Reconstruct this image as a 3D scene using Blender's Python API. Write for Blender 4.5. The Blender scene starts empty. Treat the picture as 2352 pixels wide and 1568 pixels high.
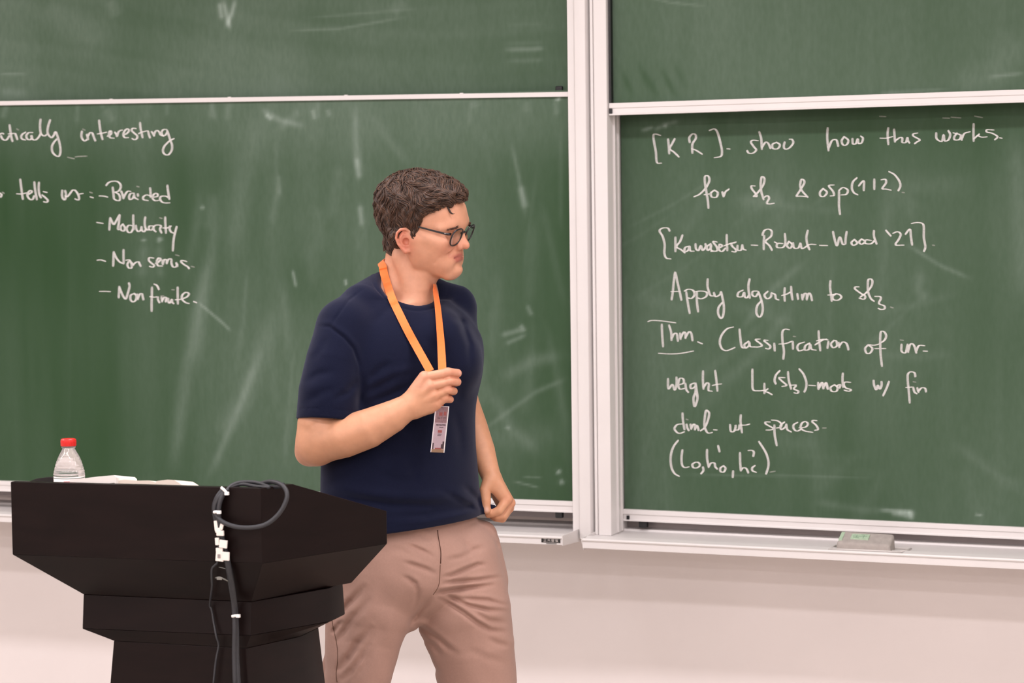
import bpy, math, random
import numpy as np
from mathutils import Vector, Matrix
random.seed(7); rng = np.random.default_rng(7)
scn = bpy.context.scene
COL = bpy.data.collections.new("lecture_room"); scn.collection.children.link(COL)

# ------------------------------------------------------------------ camera
F_PX = 6000.0; PW, PH = 2352, 1568
_yaw, _pit, _rol = [math.radians(v) for v in (21.5, 3.94, -0.75)]
_sy, _cy = math.sin(_yaw), math.cos(_yaw)
FWD = np.array([-_sy*math.cos(_pit), _cy*math.cos(_pit), -math.sin(_pit)])
_r0 = np.array([_cy, _sy, 0.0]); _u0 = np.cross(_r0, FWD)
RGT = math.cos(_rol)*_r0 + math.sin(_rol)*_u0
UPV = -math.sin(_rol)*_r0 + math.cos(_rol)*_u0
EYE = np.array([0.0, 0.0, 1.88])
cam_d = bpy.data.cameras.new("camera"); cam = bpy.data.objects.new("camera", cam_d); COL.objects.link(cam)
cam_d.sensor_fit = 'HORIZONTAL'; cam_d.sensor_width = 36.0; cam_d.lens = F_PX/PW*36.0
cam_d.clip_start = 0.05; cam_d.clip_end = 60
cam.matrix_world = Matrix(((RGT[0], UPV[0], -FWD[0], EYE[0]), (RGT[1], UPV[1], -FWD[1], EYE[1]),
                           (RGT[2], UPV[2], -FWD[2], EYE[2]), (0, 0, 0, 1)))
cam_d.dof.use_dof = True; cam_d.dof.focus_distance = 6.1; cam_d.dof.aperture_fstop = 7.1
scn.camera = cam
# ------------------------------------------------------------------ colour management, world, lamps
scn.view_settings.view_transform = 'Standard'; scn.view_settings.look = 'None'
scn.view_settings.gamma = 1.0; scn.view_settings.use_curve_mapping = False
scn.view_settings.exposure = -0.78
wd = bpy.data.worlds.new("world"); scn.world = wd; wd.use_nodes = True
wd.node_tree.nodes["Background"].inputs[0].default_value = (1.0, 0.96, 0.98, 1)
wd.node_tree.nodes["Background"].inputs[1].default_value = 0.18
LAMP = 1.0
for ly, e in ((5.25, 68), (3.4, 60), (1.3, 76), (-0.9, 84), (-3.0, 84)):
    for lx in (-5.2, -2.2, 0.8):
        ld = bpy.data.lights.new("ceiling_lamp", 'AREA'); ld.shape = 'RECTANGLE'; ld.size = 2.4; ld.size_y = 0.22
        ld.energy = e*LAMP; ld.color = (1.0, 0.95, 0.985)
        lo = bpy.data.objects.new("ceiling_lamp", ld); lo.location = (lx, ly, 3.22); COL.objects.link(lo)

# ------------------------------------------------------------------ pixel helpers (only used to work out real positions)
def ray(px, py): return FWD + RGT*((px-1176)/F_PX) - UPV*((py-784)/F_PX)
def at_y(px, py, y): v = ray(px, py); return EYE + v*(y/v[1])
def at_z(px, py, z): v = ray(px, py); return EYE + v*((z-EYE[2])/v[2])
def at_d(px, py, d): return EYE + ray(px, py)*d
def proj(P):
    v = np.asarray(P, float)-EYE; w = v@FWD
    return 1176+F_PX*(v@RGT)/w, 784-F_PX*(v@UPV)/w

# ------------------------------------------------------------------ materials
def lin(c):
    o = []
    for v in c[:3]:
        v = v/255.0; o.append(v/12.92 if v <= .04045 else ((v+.055)/1.055)**2.4)
    return (o[0], o[1], o[2], 1.0)
def mat(name, col, rough=.5, metal=0.0, noise=0.0, scale=20.0, bump=0.0, bscale=200.0, spec=.5, stretch=None, **kw):
    m = bpy.data.materials.new(name); m.use_nodes = True; nt = m.node_tree; b = nt.nodes["Principled BSDF"]
    b.inputs["Roughness"].default_value = rough; b.inputs["Metallic"].default_value = metal
    b.inputs["Specular IOR Level"].default_value = spec
    b.inputs["Base Color"].default_value = lin(col)
    tc = nt.nodes.new("ShaderNodeTexCoord"); mp = nt.nodes.new("ShaderNodeMapping")
    nt.links.new(tc.outputs["Object"], mp.inputs[0])
    if stretch: mp.inputs["Scale"].default_value = stretch
    if noise:
        n = nt.nodes.new("ShaderNodeTexNoise"); n.inputs["Scale"].default_value = scale; n.inputs["Detail"].default_value = 4
        nt.links.new(mp.outputs[0], n.inputs["Vector"])
        r = nt.nodes.new("ShaderNodeMapRange"); r.inputs[1].default_value = .3; r.inputs[2].default_value = .7
        r.inputs[3].default_value = 1-noise; r.inputs[4].default_value = 1+noise
        nt.links.new(n.outputs[0], r.inputs[0])
        mx = nt.nodes.new("ShaderNodeVectorMath"); mx.operation = 'SCALE'
        mx.inputs[0].default_value = lin(col)[:3]
        nt.links.new(r.outputs[0], mx.inputs["Scale"]); nt.links.new(mx.outputs[0], b.inputs["Base Color"])
    if bump:
        n2 = nt.nodes.new("ShaderNodeTexNoise"); n2.inputs["Scale"].default_value = bscale; n2.inputs["Detail"].default_value = 3
        nt.links.new(mp.outputs[0], n2.inputs["Vector"])
        bp = nt.nodes.new("ShaderNodeBump"); bp.inputs["Strength"].default_value = bump; bp.inputs["Distance"].default_value = .002
        nt.links.new(n2.outputs[0], bp.inputs["Height"]); nt.links.new(bp.outputs[0], b.inputs["Normal"])
    for k, v in kw.items(): b.inputs[k].default_value = v
    return m
def vc_mat(name, attr, rough=.5, spec=.5, bump=0, bscale=300., **kw):
    """base colour read from a colour attribute, with fine procedural grain over it"""
    m = mat(name, (128,128,128), rough, 0, 0, 20, bump, bscale, spec, **kw); nt = m.node_tree; b = nt.nodes["Principled BSDF"]
    a = nt.nodes.new("ShaderNodeAttribute"); a.attribute_name = attr
    n = nt.nodes.new("ShaderNodeTexNoise"); n.inputs["Scale"].default_value = 60; n.inputs["Detail"].default_value = 5
    tc = nt.nodes.new("ShaderNodeTexCoord"); nt.links.new(tc.outputs["Object"], n.inputs["Vector"])
    r = nt.nodes.new("ShaderNodeMapRange"); r.inputs[1].default_value = .3; r.inputs[2].default_value = .7
    r.inputs[3].default_value = .95; r.inputs[4].default_value = 1.05
    nt.links.new(n.outputs[0], r.inputs[0])
    mx = nt.nodes.new("ShaderNodeVectorMath"); mx.operation = 'SCALE'
    nt.links.new(a.outputs["Color"], mx.inputs[0]); nt.links.new(r.outputs[0], mx.inputs["Scale"])
    nt.links.new(mx.outputs[0], b.inputs["Base Color"])
    return m

# ------------------------------------------------------------------ object helpers
def tag(o, label=None, cat=None, group=None, kind=None):
    if label: o['label'] = label
    if cat: o['category'] = cat
    if group: o['group'] = group
    if kind: o['kind'] = kind
    return o
def link(o, parent=None):
    COL.objects.link(o)
    if parent is not None:
        o.parent = parent
        w = Matrix.Identity(4); p = parent
        chain = []
        while p is not None: chain.append(p); p = p.parent
        for p in reversed(chain): w = w @ p.matrix_parent_inverse @ p.matrix_basis
        o.matrix_parent_inverse = w.inverted()
    return o
def empty(name, loc, label, cat, group=None):
    o = bpy.data.objects.new(name, None); o.location = [float(v) for v in loc]; o.empty_display_size = .1
    link(o); return tag(o, label, cat, group)
def mesh_obj(name, V, Fc, m, parent=None, smooth=False, auto=None):
    me = bpy.data.meshes.new(name)
    if isinstance(Fc, np.ndarray) and Fc.ndim == 2:
        nV, nF, k = len(V), len(Fc), Fc.shape[1]
        me.vertices.add(nV); me.vertices.foreach_set("co", np.ascontiguousarray(V, dtype=np.float32).ravel())
        me.loops.add(nF*k); me.loops.foreach_set("vertex_index", np.ascontiguousarray(Fc, dtype=np.int32).ravel())
        me.polygons.add(nF); me.polygons.foreach_set("loop_start", np.arange(nF, dtype=np.int32)*k)
        me.update(calc_edges=True); me.validate()
    else:
        me.from_pydata([tuple(map(float, v)) for v in V], [], [tuple(map(int, f)) for f in Fc]); me.update()
    if smooth: me.polygons.foreach_set("use_smooth", [True]*len(me.polygons))
    if m is not None:
        for mm in (m if isinstance(m, (list, tuple)) else [m]): me.materials.append(mm)
    o = bpy.data.objects.new(name, me); link(o, parent)
    return o
class MB:
    def __init__(s): s.V = []; s.F = []
    def add(s, V, Fc):
        b = len(s.V); s.V += [tuple(map(float, v)) for v in V]; s.F += [tuple(b+i for i in f) for f in Fc]; return s
    def hexa(s, P):   # 8 corners: bottom 0-3 ccw, top 4-7
        return s.add(P, [(3,2,1,0),(4,5,6,7),(0,1,5,4),(1,2,6,5),(2,3,7,6),(3,0,4,7)])
    def box(s, lo, hi):
        x0,y0,z0 = lo; x1,y1,z1 = hi
        return s.hexa([(x0,y0,z0),(x1,y0,z0),(x1,y1,z0),(x0,y1,z0),(x0,y0,z1),(x1,y0,z1),(x1,y1,z1),(x0,y1,z1)])
    def obox(s, c, U, V, W, hu, hv, hw):
        c,U,V,W = [np.asarray(a, float) for a in (c,U,V,W)]
        P = [c+U*a*hu+V*b*hv+W*d*hw for d in (-1,1) for a,b in ((-1,-1),(1,-1),(1,1),(-1,1))]
        return s.hexa(P)
    def prof(s, prof, x0, z0, x1, z1, y_off=0.0):
        """sweep a closed (y, z) profile from (x0, z0) to (x1, z1)"""
        n = len(prof); A = [(x0, y+y_off, z0+z) for y, z in prof]; B = [(x1, y+y_off, z1+z) for y, z in prof]
        Fc = [(i, (i+1) % n, n+(i+1) % n, n+i) for i in range(n)] + [tuple(reversed(range(n))), tuple(range(n, 2*n))]
        return s.add(A+B, Fc)
    def prism(s, poly, z0, z1):
        n = len(poly)
        za = z0 if hasattr(z0, '__len__') else [z0]*n; zb = z1 if hasattr(z1, '__len__') else [z1]*n
        A = [(p[0], p[1], za[i]) for i, p in enumerate(poly)]; B = [(p[0], p[1], zb[i]) for i, p in enumerate(poly)]
        Fc = [(i, (i+1) % n, n+(i+1) % n, n+i) for i in range(n)] + [tuple(reversed(range(n))), tuple(range(n, 2*n))]
        return s.add(A+B, Fc)
    def tube(s, P, r, n=8, closed=False, flat=None):
        P = np.asarray(P, float); m = len(P); r = np.broadcast_to(np.asarray(r, float), (m,))
        if closed: T = np.roll(P, -1, 0)-np.roll(P, 1, 0)
        else:
            T = np.gradient(P, axis=0)
        T /= np.linalg.norm(T, axis=1, keepdims=True)+1e-12
        u = np.cross(T[0], [0,0,1.0]);
        if np.linalg.norm(u) < 1e-3: u = np.cross(T[0], [1.0,0,0])
        u /= np.linalg.norm(u); U = []
        for i in range(m):
            u = u-T[i]*(u@T[i]); u /= np.linalg.norm(u)+1e-12; U.append(u)
        V = []
        for i in range(m):
            w = np.cross(T[i], U[i])
            for k in range(n):
                a = 2*math.pi*k/n; V.append(P[i]+(U[i]*math.cos(a)+w*math.sin(a))*r[i])
        Fc = []
        for i in range(m if closed else m-1):
            j = (i+1) % m
            for k in range(n): Fc.append((i*n+k, i*n+(k+1) % n, j*n+(k+1) % n, j*n+k))
        if not closed: Fc += [tuple(reversed(range(n))), tuple(range((m-1)*n, m*n))]
        return s.add(V, Fc)
    def lathe(s, c, prof, n=32):
        V = []; Fc = []
        for (r, z) in prof:
            for k in range(n):
                a = 2*math.pi*k/n; V.append((c[0]+r*math.cos(a), c[1]+r*math.sin(a), c[2]+z))
        for i in range(len(prof)-1):
            for k in range(n): Fc.append((i*n+k, i*n+(k+1) % n, (i+1)*n+(k+1) % n, (i+1)*n+k))
        Fc += [tuple(reversed(range(n))), tuple(range((len(prof)-1)*n, len(prof)*n))]
        return s.add(V, Fc)
    def build(s, name, m, parent=None, smooth=False, bevel=0, seg=2):
        o = mesh_obj(name, s.V, s.F, m, parent, smooth)
        import bmesh
        bm = bmesh.new(); bm.from_mesh(o.data); bmesh.ops.recalc_face_normals(bm, faces=bm.faces); bm.to_mesh(o.data); bm.free()
        if bevel:
            md = o.modifiers.new("bevel", 'BEVEL'); md.width = bevel; md.segments = seg; md.limit_method = 'ANGLE'; md.angle_limit = math.radians(30)
            o.data.polygons.foreach_set("use_smooth", [True]*len(o.data.polygons))
            md.harden_normals = True
        return o
def spline(P, sub=6, closed=False):
    P = np.asarray(P, float)
    if len(P) < 3 and not closed:
        t = np.linspace(0, 1, sub+1)[:, None]; return P[0]*(1-t)+P[1]*t
    if closed: Q = np.vstack([P[-1], P, P[0], P[1]])
    else: Q = np.vstack([2*P[0]-P[1], P, 2*P[-1]-P[-2]])
    out = []
    for i in range(1, len(Q)-2):
        for t in np.linspace(0, 1, sub, endpoint=False):
            a, b, c, d = Q[i-1:i+3]
            out.append(.5*((2*b)+(-a+c)*t+(2*a-5*b+4*c-d)*t*t+(-a+3*b-3*c+d)*t**3))
    if not closed: out.append(Q[-2])
    return np.array(out)
# ------------------------------------------------------------------ the room
M_wall = mat("wall_paint", (236, 227, 224), .75, noise=.02, scale=3)
M_white = mat("ceiling_paint", (225, 220, 212), .9)
M_floor = mat("floor_vinyl", (190, 182, 172), .5, noise=.08, scale=6)
M_alu = mat("white_aluminium", (226, 221, 219), .36, .0, noise=.015, scale=8, spec=.6)
M_alud = mat("brushed_aluminium", (150, 141, 140), .42, .35, noise=.04, scale=30, stretch=(1, 30, 30))
M_dark = mat("black_rubber", (24, 24, 26), .45)
def struct(name, mb, m): o = mb.build(name, m); o['kind'] = 'structure'; return o
RX0, RX1, RY0, RY1, RZ = -8.0, 4.0, -4.5, 7.23, 3.3
struct("floor", MB().box((RX0, RY0, -.1), (RX1, RY1, 0)), M_floor)
struct("ceiling", MB().box((RX0, RY0, RZ), (RX1, RY1, RZ+.1)), M_white)
struct("wall_back", MB().box((RX0, RY1, 0), (RX1, RY1+.15, RZ)), M_wall)
struct("wall_left", MB().box((RX0-.15, RY0, 0), (RX0, RY1, RZ)), M_wall)
struct("wall_right", MB().box((RX1, RY0, 0), (RX1+.15, RY1, RZ)), M_wall)
struct("wall_front", MB().box((RX0, RY0-.15, 0), (RX1, RY0, RZ)), M_wall)

# ------------------------------------------------------------------ blackboards
YF = 7.05                       # front plane of the frame posts
XL = -5.6; XR = -0.2            # far ends of the two board sets, outside the picture
ZT = 3.0
def zline(p0, p1, y):           # straight rail edge through two picked points on the plane y -> z(x)
    a = at_y(*p0, y); b = at_y(*p1, y)
    k = (b[2]-a[2])/(b[0]-a[0]); return lambda x: a[2]+k*(x-a[0])
def X(px, y=YF, py=700): return at_y(px, py, y)[0]

def noise2(u, v, sx, sy, seed):
    r = np.random.default_rng(seed); N = 64; g = r.random((N, N))
    a = (u*sx) % N; b = (v*sy) % N; i = a.astype(int); j = b.astype(int); fa = a-i; fb = b-j
    fa = fa*fa*(3-2*fa); fb = fb*fb*(3-2*fb); i1 = (i+1) % N; j1 = (j+1) % N
    return (g[i, j]*(1-fa)+g[i1, j]*fa)*(1-fb)+(g[i, j1]*(1-fa)+g[i1, j1]*fa)*fb
def seg_d(x, y, pts):           # distance to a polyline and how far along it
    best = np.full(x.shape, 1e9); tt = np.zeros(x.shape); n = len(pts)-1
    for k in range(n):
        ax, ay = pts[k]; bx, by = pts[k+1]; dx, dy = bx-ax, by-ay; L = dx*dx+dy*dy+1e-9
        t = np.clip(((x-ax)*dx+(y-ay)*dy)/L, 0, 1); d = np.hypot(x-ax-t*dx, y-ay-t*dy)
        m = d < best; best = np.where(m, d, best); tt = np.where(m, (k+t)/n, tt)
    return best, tt
def smear(x, y, pts, w, a, fade=True):
    d, t = seg_d(x, y, pts); g = a*np.exp(-(d/w)**2)
    return g*np.clip(np.minimum(t, 1-t)*5+.15, 0, 1) if fade else g

def m_board():
    m = mat("green_chalkboard", (60, 84, 58), .7, spec=.12); nt = m.node_tree; b = nt.nodes["Principled BSDF"]
    a = nt.nodes.new("ShaderNodeAttribute"); a.attribute_name = "dust"
    tc = nt.nodes.new("ShaderNodeTexCoord"); mp = nt.nodes.new("ShaderNodeMapping")
    nt.links.new(tc.outputs["Object"], mp.inputs[0])
    n = nt.nodes.new("ShaderNodeTexNoise"); n.inputs["Scale"].default_value = 90; n.inputs["Detail"].default_value = 6
    mp.inputs["Scale"].default_value = (1, 1, .35); nt.links.new(mp.outputs[0], n.inputs["Vector"])
    r = nt.nodes.new("ShaderNodeMapRange"); r.inputs[1].default_value = .3; r.inputs[2].default_value = .7
    r.inputs[3].default_value = .9; r.inputs[4].default_value = 1.12
    nt.links.new(n.outputs[0], r.inputs[0])
    mu = nt.nodes.new("ShaderNodeMath"); mu.operation = 'MULTIPLY'; mu.use_clamp = True
    nt.links.new(a.outputs["Fac"], mu.inputs[0]); nt.links.new(r.outputs[0], mu.inputs[1])
    mx = nt.nodes.new("ShaderNodeMixRGB"); mx.inputs[1].default_value = lin((48, 74, 46)); mx.inputs[2].default_value = lin((184, 200, 190))
    nt.links.new(mu.outputs[0], mx.inputs[0]); nt.links.new(mx.outputs[0], b.inputs["Base Color"])
    return m
M_board = m_board()
def m_chalk(name, col, k):
    m = mat(name, col, .9, noise=.10, scale=160, spec=.1); nt = m.node_tree; b = nt.nodes["Principled BSDF"]
    a = nt.nodes.new("ShaderNodeAttribute"); a.attribute_name = "cover"
    tc = nt.nodes.new("ShaderNodeTexCoord"); n = nt.nodes.new("ShaderNodeTexNoise"); n.inputs["Scale"].default_value = 420; n.inputs["Detail"].default_value = 3
    nt.links.new(tc.outputs["Object"], n.inputs["Vector"])
    r = nt.nodes.new("ShaderNodeMapRange"); r.inputs[1].default_value = .35; r.inputs[2].default_value = .65; r.inputs[3].default_value = .80*k; r.inputs[4].default_value = 1.04*k
    nt.links.new(n.outputs[0], r.inputs[0]); mu = nt.nodes.new("ShaderNodeMath"); mu.operation = 'MULTIPLY'; mu.use_clamp = True
    nt.links.new(a.outputs["Fac"], mu.inputs[0]); nt.links.new(r.outputs[0], mu.inputs[1]); nt.links.new(mu.outputs[0], b.inputs["Alpha"])
    return m
M_chalk = m_chalk("white_chalk", (228, 226, 222), 1.0)

def board_panel(name, x0, x1, zb, zt, y, dustf, parent):
    """front sheet of a board: fine grid carrying the chalk dust left on it, with real thickness"""
    nx = max(8, int((x1-x0)/.0055)); nz = max(8, int((zt-zb)/.0055))
    gx, gz = np.meshgrid(np.linspace(x0, x1, nx+1), np.linspace(zb, zt, nz+1), indexing='ij')
    P = np.stack([gx, np.full_like(gx, y), gz], -1).reshape(-1, 3)
    v = P-EYE; w = v@FWD; px = 1176+F_PX*(v@RGT)/w; py = 784-F_PX*(v@UPV)/w
    d = dustf(px, py, P[:, 0], P[:, 2]).clip(0, 1)
    idx = np.arange(len(P)).reshape(nx+1, nz+1)
    Fc = np.stack([idx[:-1, :-1], idx[1:, :-1], idx[1:, 1:], idx[:-1, 1:]], -1).reshape(-1, 4)
    b = len(P); c = [idx[0, 0], idx[-1, 0], idx[-1, -1], idx[0, -1]]
    back = np.array([[x0, y+.012, zb], [x1, y+.012, zb], [x1, y+.012, zt], [x0, y+.012, zt]])
    Fc = np.vstack([Fc, [[b+3, b+2, b+1, b], [c[0], b, b+1, c[1]], [c[1], b+1, b+2, c[2]], [c[2], b+2, b+3, c[3]], [c[3], b+3, b, c[0]]]])
    o = mesh_obj(name, np.vstack([P, back]), Fc, M_board, parent)
    at = o.data.attributes.new("dust", 'FLOAT', 'POINT'); at.data.foreach_set("value", np.concatenate([d, np.zeros(4)]).astype(np.float32))
    return o

def common_dust(X_, Z_, seed, base):
    d = base + .05*(noise2(X_+9, Z_, 5, 1.2, seed)-.5) + .03*(noise2(X_+9, Z_, 16, 1.6, seed+1)-.5) + .04*(noise2(X_+9, Z_, 3, 3, seed+2)-.5)
    d += .012*(noise2(X_+9, Z_, 50, 4, seed+3)-.5)
    return d
def dust_ul(px, py, X_, Z_):
    d = common_dust(X_, Z_, 11, .135)
    q = noise2(X_+9, Z_+.12*np.sin(X_*1.6), 1.6, 40, 5); d += .03*(q-.5)
    for s in ([(512, 0), (522, 40), (528, 68)], [(540, 0), (533, 30), (520, 62)], [(503, 5), (510, 45)]): d += smear(px, py, s, 5, .30)
    d += smear(px, py, [(665, 70), (780, 66), (930, 40)], 3, .10); d += smear(px, py, [(700, 42), (840, 30), (960, 20)], 3, .06)
    for yy, a in ((55, .03), (98, .04), (112, .16), (138, .06)): d += smear(px, py, [(1160, yy+2), (1215, yy+1), (1250, yy-1)], 5, a)
    d += smear(px, py, [(100, 0), (170, 60), (240, 110)], 40, .05); d += smear(px, py, [(250, 0), (270, 40)], 16, .06)
    d += smear(px, py, [(350, 250), (520, 80), (560, -40)], 60, .03); d += smear(px, py, [(0, 170), (60, 170)], 3, .12); d += smear(px, py, [(0, 210), (60, 215)], 9, .08)
    d += .09*np.exp(-((px-620)/150)**2)*np.clip((py-60)/200, 0, 1)
    d += smear(px, py, [(900, 30), (930, 0)], 16, .06); d += .05*np.exp(-(px/90)**2)
    return d
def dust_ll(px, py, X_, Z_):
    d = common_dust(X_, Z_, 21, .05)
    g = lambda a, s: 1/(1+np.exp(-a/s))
    dusty = g(px-455-.0*py, 25)*g(1190-px, 50)*g(1150-py, 60); d += .055*dusty  # broad area with more chalk dust, fading out at its edges
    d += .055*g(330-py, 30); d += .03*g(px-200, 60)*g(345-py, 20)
    d += smear(px, py, [(330, 640), (330, 560)], 20, .02)
    for s, w, a in (([(600, 250), (640, 275), (700, 290)], 7, .16), ([(610, 262), (625, 275)], 5, .3), ([(718, 250), (724, 275)], 5, .2),
        ([(752, 250), (758, 268)], 5, .15), ([(815, 240), (818, 330), (825, 400)], 9, .12), ([(818, 360), (826, 412)], 6, .24),
        ([(826, 470), (832, 520)], 6, .22), ([(640, 300), (690, 250)], 9, .07), ([(640, 400), (642, 450)], 5, .10), ([(850, 260), (900, 330), (940, 380)], 10, .05),
        ([(470, 600), (430, 850), (395, 1090)], 16, .09), ([(505, 440), (470, 700), (450, 850)], 14, .06), ([(600, 800), (540, 960), (480, 1095)], 9, .10),
        ([(640, 700), (560, 920), (500, 1000)], 22, .07), ([(600, 250), (560, 420), (530, 600)], 26, .06), ([(450, 690), (510, 740), (530, 760)], 3, .22),
        ([(672, 620), (680, 660)], 3, .3), ([(793, 640), (795, 655)], 3, .35), ([(460, 475), (470, 478)], 4, .2), ([(240, 250), (262, 280)], 12, .08),
        ([(1175, 330), (1190, 400), (1208, 500)], 5, .10), ([(1195, 425), (1208, 480)], 8, .17), ([(1150, 870), (1220, 830), (1290, 815)], 14, .08),
        ([(1150, 770), (1205, 755)], 6, .16), ([(1160, 790), (1210, 768)], 5, .14), ([(1195, 745), (1206, 762)], 5, .2), ([(1210, 700), (1222, 725)], 5, .14),
        ([(1180, 1105), (1240, 1120)], 2.5, .14), ([(1200, 1095), (1245, 1097)], 2, .10), ([(1280, 1080), (1286, 1087)], 6, .3), ([(1284, 1108), (1296, 1105)], 6, .25),
        ([(1110, 880), (1180, 990), (1240, 1040)], 14, .06), ([(1105, 990), (1230, 900), (1300, 870)], 6, .08), ([(1160, 980), (1172, 984)], 4, .2),
        ([(1100, 1000), (1200, 1010), (1290, 990)], 30, .04), ([(160, 380), (160, 1050)], 4, .01), ([(330, 548), (330, 555)], 5, .3), ([(366, 545), (368, 556)], 6, .3),
        ([(366, 560), (368, 640)], 9, .06), ([(330, 560), (326, 640)], 9, .05), ([(1288, 225), (1276, 230)], 4, .4)):
        d += smear(px, py, s, w, a)
    for k in range(46):
        r = np.random.default_rng(300+k); x = r.uniform(440, 1290); y = r.uniform(245, 900); L = r.uniform(60, 260); k2 = r.uniform(-.25, .22)
        d += smear(px, py, [(x, y), (x-k2*L*.5, y+L*.5), (x-k2*L, y+L)], r.uniform(4, 15), r.uniform(.01, .05))
    for k in range(14):
        r = np.random.default_rng(500+k); x = r.uniform(0, 1280)
        d += smear(px, py, [(x, 232), (x+r.uniform(-12, 12), 232+r.uniform(15, 60))], r.uniform(3, 9), r.uniform(.03, .09))
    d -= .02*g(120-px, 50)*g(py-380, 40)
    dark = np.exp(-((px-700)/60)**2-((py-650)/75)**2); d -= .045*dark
    return d
def dust_ur(px, py, X_, Z_):
    d = common_dust(X_, Z_, 31, .13)
    d += smear(px, py, [(1480, -10), (1540, 6), (1620, 14)], 3, .09); d += smear(px, py, [(2180, 205), (2280, 170), (2352, 80)], 40, .05)
    d += smear(px, py, [(2020, 212), (2180, 206)], 2.5, .14); d += smear(px, py, [(2270, 177), (2352, 168)], 4, .12)
    for a, b in ((1440, 190), (1480, 175), (1500, 200), (1530, 180), (1560, 170), (1545, 205)): d -= .05*np.exp(-((px-a-.4*(py-b))/7)**2-((py-b)/26)**2)
    return d
def dust_lr(px, py, X_, Z_):
    d = common_dust(X_, Z_, 41, .055)
    g = lambda a, s: 1/(1+np.exp(-a/s))
    d += .035*g(py-380, 40)
    for s, w, a in (([(2080, 560), (2160, 610), (2230, 640)], 5, .10), ([(1500, 300), (1530, 285), (1560, 278)], 5, .13), ([(2115, 620), (2110, 665), (2130, 690)], 12, .07),
        ([(1700, 760), (1780, 660), (1850, 600)], 9, .06), ([(1640, 900), (1760, 790), (1820, 700)], 14, .05), ([(1690, 470), (1770, 460), (1800, 450)], 20, .05), ([(2110, 505), (2060, 430), (2250, 420)], 22, .03),
        ([(2020, 1171), (2060, 1173), (2100, 1175)], 4, .28), ([(2045, 1177), (2075, 1182), (2097, 1189)], 5, .26), ([(2060, 1177), (2080, 1177), (2100, 1180)], 5, .2), ([(2084, 1175), (2094, 1182), (2094, 1192)], 5, .3), ([(2240, 1180), (2256, 1184)], 2.5, .28), ([(1436, 640), (1437, 1150)], 5, .05),
        ([(1860, 1150), (1990, 1172), (2030, 1172)], 9, .05), ([(1560, 1090), (1800, 1092), (2000, 1098)], 3, .06), ([(1474, 300), (1500, 292)], 4, .22), ([(1525, 286), (1533, 290)], 4, .3),
        ([(2330, 300), (2345, 500), (2352, 700)], 24, .06), ([(2180, 1010), (2300, 1100), (2352, 1120)], 12, .04)):
        d += smear(px, py, s, w, a)
    for k in range(34):
        r = np.random.default_rng(700+k); x = r.uniform(1440, 2352); y = r.uniform(330, 1150); L = r.uniform(60, 300); an = r.choice([0.1, 2.5, 2.2, 1.5])+r.normal()*.15
        d += smear(px, py, [(x, y), (x+L*math.cos(an)*.5, y+L*math.sin(an)*.5+6), (x+L*math.cos(an), y+L*math.sin(an))], r.uniform(4, 18), r.uniform(.01, .035))
    return d

# left pair -------------------------------------------------------
YLL, YUL, YUR, YLR = 7.085, 7.125, 7.080, 7.158
xl1 = X(1306.5, YF)+.010
zLb0 = zline((0, 1128), (1312, 1177.5), YLL-.012); zLb1 = zline((0, 1103), (1312, 1151.5), YLL-.012)
zLt1 = zline((0, 232.6), (1299, 210.8), YLL-.012); zLt0 = zline((0, 242), (1299, 221.8), YLL-.012)
def rail_profile(h, y0, y1):   # grooved extrusion: flange, groove, lip
    return [(y1, 0), (y0, 0), (y0, h*.13), (y0+.004, h*.17), (y0+.004, h*.55), (y0+.001, h*.60), (y0+.001, h), (y1, h)]
def make_rail(name, prof_h, zb, x0, x1, y0, y1, parent, plain=False):
    hp = rail_profile(prof_h, y0, y1) if not plain else [(y1, 0), (y0, 0), (y0, prof_h), (y1, prof_h)]
    return MB().prof(hp, x0, zb(x0), x1, zb(x1)).build(name, M_alu, parent, bevel=.0008)
bLL = empty("blackboard", (-4.0, YLL, .87), "lower left green chalkboard with handwritten list behind the lecturer and lectern", "blackboard")
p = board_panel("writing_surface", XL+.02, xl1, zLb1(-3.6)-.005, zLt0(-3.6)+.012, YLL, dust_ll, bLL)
hh = zLb1(-3)-zLb0(-3)
make_rail("bottom_rail", hh, zLb0, XL, xl1, YLL-.012, YLL+.014, bLL)
make_rail("top_rail", zLt1(-3)-zLt0(-3), zLt0, XL, xl1, YLL-.010, YLL+.014, bLL, True)
for px_ in (1285, 300):
    c = at_y(px_, 1180 if px_ > 1000 else 1135, YLL+.002); zc = zLb0(c[0])
    MB().box((c[0]-.011, YLL-.006, zc-.018), (c[0]+.011, YLL+.012, zc+.002)).build("roller_guide", M_dark, bLL, bevel=.003)
for px_ in (255, 527, 795, 1060):
    c = at_y(px_, 226, YLL-.008); MB().box((c[0]-.005, YLL-.010, zLt1(c[0])-.0005), (c[0]+.005, YLL-.004, zLt1(c[0])+.0022)).build("rail_clip", M_alu, bLL)
bUL = empty("blackboard", (-4.0, YUL, 2.0), "upper left green chalkboard, wiped clean, above the thin white rail", "blackboard")
board_panel("writing_surface", XL+.02, xl1, 1.95, ZT, YUL, dust_ul, bUL)
make_rail("bottom_rail", .03, lambda x: 1.925, XL, xl1, YUL-.012, YUL+.014, bUL, True)
make_rail("top_rail", .03, lambda x: ZT, XL, xl1, YUL-.012, YUL+.014, bUL, True)
c = at_y(1285, 204, YUL-.004); MB().box((c[0]-.012, YUL-.008, c[2]-.012), (c[0]+.010, YUL, c[2]+.008)).build("roller_guide", M_dark, bUL, bevel=.003)
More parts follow.
